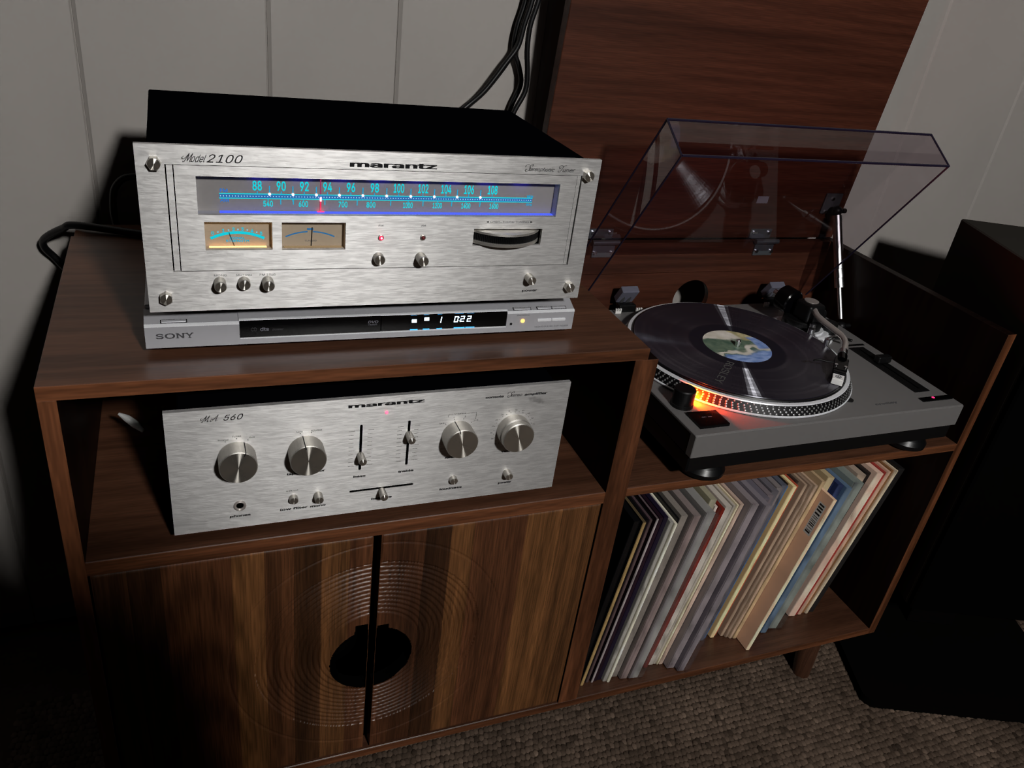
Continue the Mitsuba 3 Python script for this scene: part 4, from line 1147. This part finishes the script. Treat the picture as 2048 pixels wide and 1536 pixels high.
def hs(a, b, c):
    """a along the headshell, b sideways, c up."""
    return h0 + hs_d * a + side * b + upv * c


def hs_box(a0, a1, b0, b1, c0, c1, taper=1.0):
    m = bx(a0, a1, b0, b1, c0, c1, 0.0006)
    v = m.vertices.copy()
    m.vertices = np.array([hs(a, b * (1 + (taper - 1) * (a - a0) / (a1 - a0)), c) for a, b, c in v])
    return m


hsk = put(arm, 'headshell', [cyl(hs(0.014, 0, 0), hs(0.030, 0, 0), 0.0070, 20), hs_box(0.024, 0.060, -0.0095, 0.0095, -0.0035, 0.0030, 0.95), hs_box(0.050, 0.066, -0.0085, 0.0085, -0.0020, 0.0022)], 'mat_gloss_black', smooth=30, label='black headshell')
for b in (-0.0062, 0.0062):
    scene[fresh('turntable__tonearm__headshell_screw', scene)] = mikit.ply(cyl(hs(0.050, b, 0.0030), hs(0.050, b, 0.0048), 0.0022, 14), 'mat_chrome', smooth=30)
put(arm, 'finger_lift', tube([hs(0.040, 0.008, 0.001), hs(0.044, 0.018, 0.0012), hs(0.047, 0.028, 0.0025), hs(0.052, 0.036, 0.0015)], 0.0013, 8), 'mat_black', smooth=True)
put(arm, 'cartridge', hs_box(0.054, 0.080, -0.0080, 0.0080, -0.0140, -0.0022, 0.9), 'mat_black')
fq = hs_box(0.0665, 0.0805, -0.0078, 0.0078, -0.0022, -0.0010, 0.95)
put(arm, 'cartridge_cap', [fq, hs_box(0.0800, 0.0812, -0.0075, 0.0075, -0.0100, -0.0012)], 'mat_white', label='white cartridge front')
ring = Point(0, 0).buffer(0.0040, quad_segs=8).difference(Point(0, 0).buffer(0.0030, quad_segs=8))
tri = Polygon([(-0.0022, -0.0018), (0.0022, -0.0018), (0, 0.0026)]).difference(Polygon([(-0.0009, -0.0011), (0.0009, -0.0011), (0, 0.0008)]))
mk = xy_plate(unary_union([ring, tri]), 0, 0.0003)
v = mk.vertices.copy()
mk.vertices = np.array([hs(0.0735 - y, -x, -0.0010 + z) for x, y, z in v])
put(arm, 'cartridge_mark', mk, 'mat_grey_print')
# arm rest, lift bar and knobs beside the arm
put(tt, 'arm_rest', [cyl((1.0090, 0.1500, UZ), (1.0090, 0.1500, UZ + 0.0300), 0.0042, 20), cyl((1.0090, 0.1500, UZ + 0.0300), (1.0190, 0.1500, UZ + 0.0330), 0.0030, 14)], 'mat_chrome', smooth=30)
put(tt, 'lift_post', [cyl((1.0130, 0.1900, UZ + 0.004), (1.0130, 0.1900, UZ + 0.0280), 0.0052, 20), cyl((1.0250, 0.2030, UZ + 0.004), (1.0250, 0.2030, UZ + 0.0300), 0.0050, 20)], 'mat_chrome', smooth=30)
put(tt, 'lift_platform', [rbox(0.9990, 1.0410, 0.1780, 0.2120, UZ + 0.0002, UZ + 0.0080, 0.003, 10)], 'mat_dvd_silver', smooth=40)
put(tt, 'antiskate_dial', cyl((1.0760, 0.2190, UZ), (1.0760, 0.2190, UZ + 0.022), 0.0130, 28), 'mat_black', smooth=30)
put(tt, 'lift_lever', tube([(1.0480, 0.1880, UZ + 0.010), (1.0620, 0.1760, UZ + 0.016), (1.0720, 0.1620, UZ + 0.018)], 0.0022, 10), 'mat_black', smooth=True)
put(tt, 'target_light', [cyl((0.9560, 0.0300, UZ), (0.9560, 0.0300, UZ + 0.0015), 0.0060, 24)], 'mat_black', smooth=30)
put(tt, 'recess_plate', bx(1.079, 1.118, 0.176, 0.181, UZ, UZ + 0.0006, 0), 'mat_black')

# dust cover, raised on its hinges
ch0 = np.array([0.6882, 0.3432, 0.5969])
cw_, ct, cl, chh = 0.4423, 0.9877, 0.3318, 0.0575
cu = np.array([0, -math.cos(ct), math.sin(ct)])
cn = np.array([0, math.sin(ct), math.cos(ct)])


def cp(x, a, h):
    return ch0 + [x, 0, 0] + cu * a + cn * h


def sheet(q):
    return trimesh.Trimesh(np.array(q), [[0, 1, 2], [0, 2, 3]], process=False)


r_ = 0.004
cov = put(tt, 'dust_cover', [sheet([cp(0, 0, chh), cp(cw_, 0, chh), cp(cw_, cl, chh), cp(0, cl, chh)]), sheet([cp(0, cl, 0), cp(cw_, cl, 0), cp(cw_, cl, chh), cp(0, cl, chh)]),
                             sheet([cp(0, 0.0, 0), cp(0, cl, 0), cp(0, cl, chh), cp(0, 0, chh)]), sheet([cp(cw_, 0.0, 0), cp(cw_, cl, 0), cp(cw_, cl, chh), cp(cw_, 0, chh)])], 'mat_acrylic', label='smoky clear dust cover')
E_ = 0.0017
for a, b in ((cp(0, 0, 0), cp(0, cl, 0)), (cp(cw_, 0, 0), cp(cw_, cl, 0)), (cp(0, cl, 0), cp(cw_, cl, 0)), (cp(0, cl, chh), cp(cw_, cl, chh)), (cp(0, 0, chh), cp(0, cl, chh)), (cp(0, cl, 0), cp(0, cl, chh)), (cp(cw_, cl, 0), cp(cw_, cl, chh))):
    thin = 0.0008 if abs(a[0] - b[0]) < 1e-6 and abs(a[0] - ch0[0] - cw_) < 1e-6 and abs(a[2] - b[2]) < 0.02 else (0.0014 if a[0] == b[0] else 0.0018)
    scene[fresh(cov + '__edge', scene)] = mikit.ply(cyl(a, b, thin, 8), 'mat_acrylic_edge', smooth=30)
for hx in (0.7690, 1.0560):
    hk = put(tt, 'cover_hinge', [rbox(hx - 0.0150, hx + 0.0150, 0.3320, 0.3440, UZ - 0.004, UZ + 0.0120, 0.002, 10)], 'mat_black', smooth=40, label='black hinge with white clips')
    top = []
    m = bx(-0.0150, 0.0150, 0.0, 0.030, 0.0, 0.012, 0.0012)
    v = m.vertices.copy()
    m.vertices = np.array([np.array([hx, 0.3470, UZ + 0.010]) + [x, 0, 0] + cu * y + cn * z for x, y, z in v])
    scene[hk + '__socket'] = mikit.ply(m, 'mat_hinge_plastic')
    scene[hk + '__core'] = mikit.ply(cat([cyl((hx - 0.006, 0.3470, UZ + 0.010), np.array([hx - 0.006, 0.3470, UZ + 0.010]) + cu * 0.026 + cn * 0.006, 0.0035), cyl((hx + 0.005, 0.3470, UZ + 0.010), np.array([hx + 0.005, 0.3470, UZ + 0.010]) + cu * 0.026 + cn * 0.006, 0.0035)]), 'mat_dark_grey', smooth=30)
    for sx in (-0.0185, 0.0185):
        teeth = [bx(hx + sx - 0.0052, hx + sx + 0.0052, 0.3270, 0.3300, UZ, UZ + 0.0042, 0.0004)]
        for tx in (-0.0040, 0.0, 0.0040):
            teeth.append(bx(hx + sx + tx - 0.0012, hx + sx + tx + 0.0012, 0.3270, 0.3300, UZ + 0.0042, UZ + 0.0085, 0.0003))
        scene[fresh(hk + '__clip', scene)] = mikit.ply(cat(teeth), 'mat_white')

# the record on the platter
rec = thing('vinyl_record', 'black vinyl record with a painted landscape label playing on the turntable', 'record')
m, uv = lathe([(0.0, 0.0204), (0.050, 0.0204), (0.070, 0.0204), (0.1465, 0.0204), (0.1500, 0.0207), (0.1507, 0.0203), (0.1507, 0.0196)], PC, (0, 0, 1), 160)
put(rec, 'disc', m, 'mat_vinyl', smooth=True, uv=uv)
put(rec, 'centre_label', xy_plate(Point(*REC).buffer(0.0500, quad_segs=24).difference(Point(*REC).buffer(0.0040)), UZ + 0.0204, UZ + 0.0206), 'mat_label', label='painted landscape label')
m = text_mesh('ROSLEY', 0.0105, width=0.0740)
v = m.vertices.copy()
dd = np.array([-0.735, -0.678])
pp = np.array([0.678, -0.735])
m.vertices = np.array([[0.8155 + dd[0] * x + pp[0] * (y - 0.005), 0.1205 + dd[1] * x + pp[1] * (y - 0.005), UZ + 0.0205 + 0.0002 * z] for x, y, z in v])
put(rec, 'lettering', m, 'mat_soft_ink')  # a reflected logo, drawn on the disc as grey letters

# ------------------------------------------------------------------ records in the lower cubby, from the divider to the right
# (thickness mm, front y mm, colour, edge colour, height mm, lean offset, gloss, words)
K = (10, 10, 12)
RECS = [
    (6, 24, K, K, 305, 0, 1, 'black'), (4, 19, (16, 16, 18), (150, 124, 82), 306, 0, 1, 'black with a worn gold spine'), (6, 24, K, (14, 13, 15), 305, 0, 1, 'glossy black'),
    (5, 22, (58, 46, 52), (78, 62, 62), 306, 0, 0, 'dark mauve'), (4, 27, K, K, 305, 0, 1, 'thin black'), (4, 20, (28, 14, 20), (150, 140, 140), 308, 0, 1, 'maroon with a pale worn edge'),
    (7, 21, (26, 14, 24), (30, 17, 26), 308, 0, 1, 'dark plum'), (9, 22, (24, 18, 34), (24, 18, 34), 307, 0, 1, 'deep purple'), (7, 17, (126, 123, 118), (142, 138, 132), 302, 0, 0, 'light grey'),
    (5, 14, (176, 170, 154), (222, 215, 194), 300, 0, 0, 'cream white'), (3, 19, K, K, 304, 0, 0, 'thin black'), (9, 21, (112, 106, 100), (120, 112, 105), 306, 0, 1, 'dull grey'),
    (10, 14, (104, 96, 94), (126, 110, 107), 309, 0, 1, 'pinkish grey plastic-wrapped'), (13, 11, (112, 110, 108), (132, 130, 127), 313, 0, 1, 'clear-plastic-wrapped grey'), (9, 32, (128, 122, 100), (150, 144, 124), 318, 0, 0, 'olive grey'),
    (4, 31, (172, 158, 148), (202, 188, 178), 306, 0, 0, 'pale pink'), (5, 24, (98, 29, 18), (104, 30, 20), 306, 0, 0, 'brick red'), (12, 27, (166, 158, 148), (172, 164, 154), 306, 0, 0, 'thick pale grey boxed'),
    (5, 27, (150, 142, 132), (158, 150, 140), 307, 0, 0, 'warm grey'), (3, 25, (190, 178, 150), (214, 202, 172), 309, 0, 0, 'cream'), (4, 24, (150, 128, 116), (182, 158, 142), 310, 0, 0, 'tan pink'),
    (8, 13, (110, 102, 104), (130, 120, 122), 316, 0, 1, 'lilac grey plastic-wrapped'), (7, 4, (104, 98, 106), (122, 114, 118), 318, 0, 1, 'mauve grey plastic-wrapped'), (8, 24, (84, 80, 90), (100, 94, 102), 314, 0, 1, 'slate grey'),
    (7, 31, (98, 90, 94), (112, 102, 106), 312, 0, 1, 'dusty grey'), (8, 38, (84, 80, 86), (96, 92, 98), 312, 0, 1, 'cool grey'), (7, 45, (108, 100, 100), (118, 110, 110), 311, 0, 1, 'greyish rose'),
    (7, 50, (70, 72, 82), (84, 86, 96), 310, 0, 1, 'blue grey'), (3, 53, (40, 74, 112), (60, 104, 150), 306, 0, 0, 'thin blue'), (4, 60, (12, 12, 14), (12, 12, 14), 304, 0, 1, 'black with a dull edge'),
    (6, 51, (206, 172, 124), (238, 208, 158), 304, 0, 0, 'cream yellow'), (4, 54, (150, 62, 42), (168, 80, 58), 303, 0, 0, 'orange red'), (4, 62, (44, 36, 32), (50, 40, 36), 304, 0, 0, 'dark brown'),
    (4, 50, (140, 118, 100), (156, 134, 114), 306, 0, 0, 'tan grey'), (4, 46, (122, 102, 88), (136, 116, 100), 307, 0, 0, 'grey brown'), (4, 42, (150, 128, 108), (166, 142, 122), 308, 0, 0, 'beige'),
    (5, 40, (150, 126, 98), (176, 150, 116), 316, 0, 0, 'olive tan'), (5, 13, (178, 142, 118), (240, 206, 172), 301, 0, 0, 'pink beige with a barcode'), (7, 46, (150, 132, 100), (176, 158, 124), 316, 0, 0, 'khaki'),
    (6, 52, (20, 24, 48), (30, 34, 60), 303, 0, 1, 'navy'), (6, 44, (34, 42, 74), (46, 56, 90), 300, 0, 1, 'dark blue'), (6, 38, (66, 86, 112), (90, 108, 128), 297, 0, 1, 'steel blue'),
    (6, 42, (104, 112, 108), (122, 128, 122), 300, 0, 1, 'grey green plastic-wrapped'), (5, 60, (136, 120, 108), (170, 150, 132), 300, 0, 0, 'grey tan'), (4, 66, K, K, 298, 0, 0, 'short black'),
    (4, 58, (190, 160, 142), (218, 186, 166), 300, 0, 0, 'pinkish white'), (3, 59, (140, 46, 42), (150, 52, 46), 301, 0, 0, 'thin red'), (4, 58, (176, 142, 122), (190, 154, 132), 302, 0, 0, 'salmon tan'),
    (4, 60, (104, 70, 40), (118, 80, 48), 302, 0, 0, 'brown'), (3, 57, (180, 160, 136), (200, 182, 156), 303, 0, 0, 'ivory'), (7, 58, (12, 12, 13), (30, 28, 28), 304, 0, 0, 'black with white specks'),
]
ORD = ['', 'first', 'second', 'third', 'fourth', 'fifth', 'sixth', 'seventh', 'eighth', 'ninth', 'tenth', 'eleventh', 'twelfth', 'thirteenth', 'fourteenth', 'fifteenth', 'sixteenth', 'seventeenth', 'eighteenth', 'nineteenth']


def ordinal(n):
    if n < 20:
        return ORD[n]
    t = {2: 'twenty', 3: 'thirty', 4: 'forty', 5: 'fifty'}[n // 10]
    return (t[:-1] + 'ieth') if n % 10 == 0 else t + '-' + ORD[n % 10]


# floor positions of some records (from the photograph); the rest are spaced by their thickness between them
NREC = len(RECS)
th_ = np.array([r[0] for r in RECS], float)
cum = np.concatenate([[0], np.cumsum(th_)])
span0, span1 = 0.6185, 1.0960
AI = [-1, 1, 9, 16, 19, 29, 30, 37, 41, 45, 50]
AXX = [0.6170, 0.6300, 0.6720, 0.7430, 0.7630, 0.8760, 0.8840, 0.9280, 0.9800, 1.0560, 1.0960]
base_x = np.interp(cum[1:], [cum[i + 1] for i in AI], AXX)
lean = np.radians(np.interp(base_x, [0.62, 0.69, 0.76, 0.90, 1.00, 1.06, 1.10], [6.6, 8.6, 10.6, 11.6, 12.4, 13.2, 13.6]))
for i, (t, fy, col, ecol, hgt, _, gl, words) in enumerate(RECS):
    a = lean[i]
    t_, H = min(t / 1000, 0.0093 * 0.98), hgt / 1000
    room = (base_x[i] - (base_x[i - 1] if i else span0 - 0.004)) * math.cos(a)
    t_ = room * 0.95
    y0, y1 = fy / 1000, fy / 1000 + 0.298
    P = [(-t_ + 0.0004, y0 + 0.0004), (-t_, y0 + 0.0016), (-t_, y1), (0, y1), (0, y0 + 0.0016), (-0.0004, y0 + 0.0004)]
    V, F, C = [], [], []

    def add(pts, c):
        b = len(V)
        V.extend(pts)
        C.extend([[min(0.88, 1.45 * x) for x in lin(*c)]] * len(pts))
        F.extend([(b, b + j, b + j + 1) for j in range(1, len(pts) - 1)])
    up = np.array([math.sin(a), 0, math.cos(a)])
    rt = np.array([math.cos(a), 0, -math.sin(a)])
    org = np.array([base_x[i], 0, ZB + 0.0004])
    pt3 = lambda p, h: org + rt * p[0] + np.array([0, p[1], 0]) + up * h
    NS = 18
    wr = np.random.default_rng(100 + i)
    wear = 0.82 + 0.30 * wr.random((NS + 1, 6))
    wear[wr.random((NS + 1, 6)) < 0.06] *= 0.6
    wear[[0, -1]] *= 0.85
    for j in range(6):
        p, q = P[j], P[(j + 1) % 6]
        edge = j in (0, 4, 5)
        cc = np.array(ecol if edge else col)
        amt = 0.75 if edge else 0.08
        for k_ in range(NS):
            b = len(V)
            V.extend([pt3(p, H * k_ / NS), pt3(p, H * (k_ + 1) / NS), pt3(q, H * (k_ + 1) / NS), pt3(q, H * k_ / NS)])
            for kk, jj in ((k_, j), (k_ + 1, j), (k_ + 1, (j + 1) % 6), (k_, (j + 1) % 6)):
                f_ = 1 + amt * (wear[kk, jj] - 1)
                C.append([min(0.88, 1.4 * x) for x in lin(*np.clip(cc * f_, 0, 255))])
            F.extend([(b, b + 1, b + 2), (b, b + 2, b + 3)])
    add([pt3(p, 0) for p in P], col)
    add([pt3(p, H) for p in P[::-1]], tuple(0.55 * c + 0.45 * e for c, e in zip(col, ecol)))
    m = trimesh.Trimesh(np.array(V), np.array(F), process=False)
    key = thing('record_sleeve', f'{words} record sleeve, {ordinal(i + 1)} from the divider in the lower cubby', 'record sleeve', 'records in the lower cubby')
    labels[key]['label'] = f'{words} record sleeve, {ordinal(i + 1)} from the divider in the lower cubby'
    put(key, 'jacket', m, 'mat_sleeve_gloss' if gl else 'mat_sleeve', color=np.array(C))
    if 'barcode' in words:
        bars = []
        q = lambda u, h: pt3((-t_ - 0.0002, y0 + u), H - h)
        bars.append(([(0.006, 0.016), (0.020, 0.016), (0.020, 0.072), (0.006, 0.072)], 'mat_white'))
        plate = [q(u, h) for u, h in bars[0][0]]
        mm = trimesh.Trimesh(np.array(plate), [[0, 1, 2], [0, 2, 3]], process=False)
        put(key, 'barcode_panel', mm, 'mat_pale_grey')
        vs, fs = [], []
        rr = random.Random(5)
        h = 0.018
        while h < 0.069:
            w = rr.choice((0.0010, 0.0018, 0.0028))
            b = len(vs)
            q2 = lambda u, hh: pt3((-t_ - 0.0004, y0 + u), H - hh)
            vs += [q2(0.0080, h), q2(0.0180, h), q2(0.0180, h + w), q2(0.0080, h + w)]
            fs += [(b, b + 1, b + 2), (b, b + 2, b + 3)]
            h += w + rr.choice((0.0012, 0.0020, 0.0032))
        put(key, 'barcode', trimesh.Trimesh(np.array(vs), fs, process=False), 'mat_ink')
    if 'plastic-wrapped' in words:
        o = 0.0012
        q = lambda s, u, h: pt3((s, y0 - u), h)
        put(key, 'plastic_cover', [sheet([q(0.0001, 0.0, 0.001), q(0.0001, 0.008, 0.001), q(0.0001, 0.008, H + 0.002), q(0.0001, 0.0, H + 0.002)]),
                                   sheet([q(-t_ - 0.0001, 0.0, 0.001), q(-t_ - 0.0001, 0.006, 0.001), q(-t_ - 0.0001, 0.006, H + 0.004), q(-t_ - 0.0001, 0.0, H + 0.004)])], 'mat_clear_plastic', label='loose clear plastic edge')

# ------------------------------------------------------------------ speaker on its stand, to the right
SA = -math.atan2(0.371, 0.928)
rdir, fdir = np.array([0.928, -0.371, 0]), np.array([-0.371, -0.928, 0])


def sp_mesh(m, origin):
    """local x = along the speaker's width, y = from back to front, z up."""
    v = m.vertices.copy()
    m = m.copy()
    m.vertices = np.asarray(origin) + v[:, :1] * rdir + v[:, 1:2] * fdir + v[:, 2:] * np.array([0, 0, 1.0])
    m.invert()
    return m


SO = np.array([1.305, 0.245, 0.0])
sp = thing('speaker', 'black loudspeaker standing at the right end of the console', 'speaker')
put(sp, 'cabinet', sp_mesh(bx(0, 0.35, 0, 0.285, 0.195, 0.770, 0.002), SO), 'mat_speaker_box')
put(sp, 'grille', sp_mesh(bx(0.0005, 0.3495, 0.2855, 0.300, 0.1955, 0.7690, 0.003), SO), 'mat_matte_black', label='black cloth grille')
st = thing('speaker_stand', 'black stand with a flat base plate under the loudspeaker on the carpet', 'stand')
BO = np.array([1.154, -0.060, 0.0]) - fdir * 0.395
base_poly = sbox(0.0, 0.0, 0.400, 0.395).buffer(-0.022).buffer(0.022, quad_segs=8)
put(st, 'base_plate', sp_mesh(xy_plate(base_poly, 0.0, 0.018), BO), 'mat_speaker')
put(st, 'column', sp_mesh(bx(0.16, 0.25, 0.12, 0.19, 0.018, 0.183, 0.002), BO), 'mat_speaker')
put(st, 'top_plate', sp_mesh(bx(0.02, 0.33, 0.02, 0.27, 0.184, 0.1945, 0.001), SO), 'mat_speaker')

# ------------------------------------------------------------------ cables
cab = [[(0.616, 0.43, 1.60), (0.598, 0.43, 1.25), (0.586, 0.4300, 1.06), (0.5815, 0.4300, 1.006), (0.5745, 0.4300, 0.975), (0.5690, 0.4300, 0.947), (0.5540, 0.4300, 0.924), (0.5270, 0.4300, 0.886), (0.4990, 0.4300, 0.860), (0.470, 0.4150, 0.838), (0.445, 0.370, 0.815), (0.440, 0.310, 0.805), (0.440, 0.262, 0.803)],
       [(0.622, 0.4378, 1.60), (0.604, 0.4378, 1.25), (0.592, 0.4378, 1.06), (0.5850, 0.4378, 1.006), (0.5775, 0.4378, 0.975), (0.5720, 0.4378, 0.950), (0.5575, 0.4378, 0.922), (0.5310, 0.4378, 0.885), (0.5050, 0.4378, 0.860), (0.480, 0.4250, 0.838), (0.460, 0.380, 0.815), (0.456, 0.315, 0.805), (0.456, 0.262, 0.803)],
       [(0.626, 0.4222, 1.60), (0.608, 0.4222, 1.25), (0.596, 0.4222, 1.06), (0.5870, 0.4222, 1.006), (0.5800, 0.4222, 0.975), (0.5800, 0.4222, 0.945), (0.5845, 0.4222, 0.915), (0.5845, 0.4222, 0.890), (0.5720, 0.4222, 0.862), (0.558, 0.4222, 0.82), (0.548, 0.4222, 0.74), (0.545, 0.4222, 0.60)],
       [(0.612, 0.446, 1.60), (0.594, 0.446, 1.25), (0.582, 0.4460, 1.06), (0.5790, 0.4460, 1.006), (0.5715, 0.4460, 0.972), (0.5700, 0.4460, 0.942), (0.5810, 0.4460, 0.918), (0.5865, 0.4460, 0.895), (0.5760, 0.4460, 0.864), (0.566, 0.4430, 0.82), (0.560, 0.4380, 0.74), (0.558, 0.4380, 0.60)]]
where = ['leftmost of the black cables hanging on the wall, running down behind the tuner case', 'black cable hanging on the wall close beside the leftmost one', 'rightmost of the black cables hanging on the wall beside the raised lid', 'black cable crossing the others on the wall beside the raised lid']
for pts, w in zip(cab, where):
    k = thing('cable', w, 'cable', 'cables on the wall')
    put(k, 'lead', tube(pts, 0.0036, 10, 8), 'mat_cable', smooth=True)
k = thing('power_cord', 'thick black cord bending out past the left rear edge of the console top', 'cord')
put(k, 'lead', tube([(0.20, 0.30, 0.7130), (0.14, 0.33, 0.7090), (0.08, 0.355, 0.7060), (0.006, 0.386, 0.7060), (-0.012, 0.400, 0.697), (-0.036, 0.425, 0.676), (-0.0405, 0.436, 0.6600), (-0.030, 0.444, 0.640), (-0.010, 0.440, 0.610), (0.02, 0.437, 0.55)], 0.0046, 12, 8), 'mat_cable', smooth=True)
k = thing('looped_cord', 'grey-black cord looping up behind the left side of the tuner', 'cord')
put(k, 'lead', tube([(0.16, 0.43, 0.742), (0.115, 0.43, 0.758), (0.082, 0.43, 0.7557), (0.0615, 0.43, 0.7526), (0.0495, 0.43, 0.7403), (0.0455, 0.43, 0.7241), (0.0450, 0.428, 0.700), (0.052, 0.428, 0.66)], 0.0045, 12, 8), 'mat_cable', smooth=True)
k = thing('white_plug', 'pale blurred cable end lying left of the amplifier inside the bay', 'cable end')
put(k, 'lead', tube([(0.0415, 0.20, 0.5475), (0.050, 0.197, 0.5420), (0.058, 0.194, 0.5350), (0.066, 0.190, 0.5270)], 0.0040, 12, 6, radii=[0.0015, 0.0042, 0.0045, 0.0020]), 'mat_pale_grey', smooth=True)
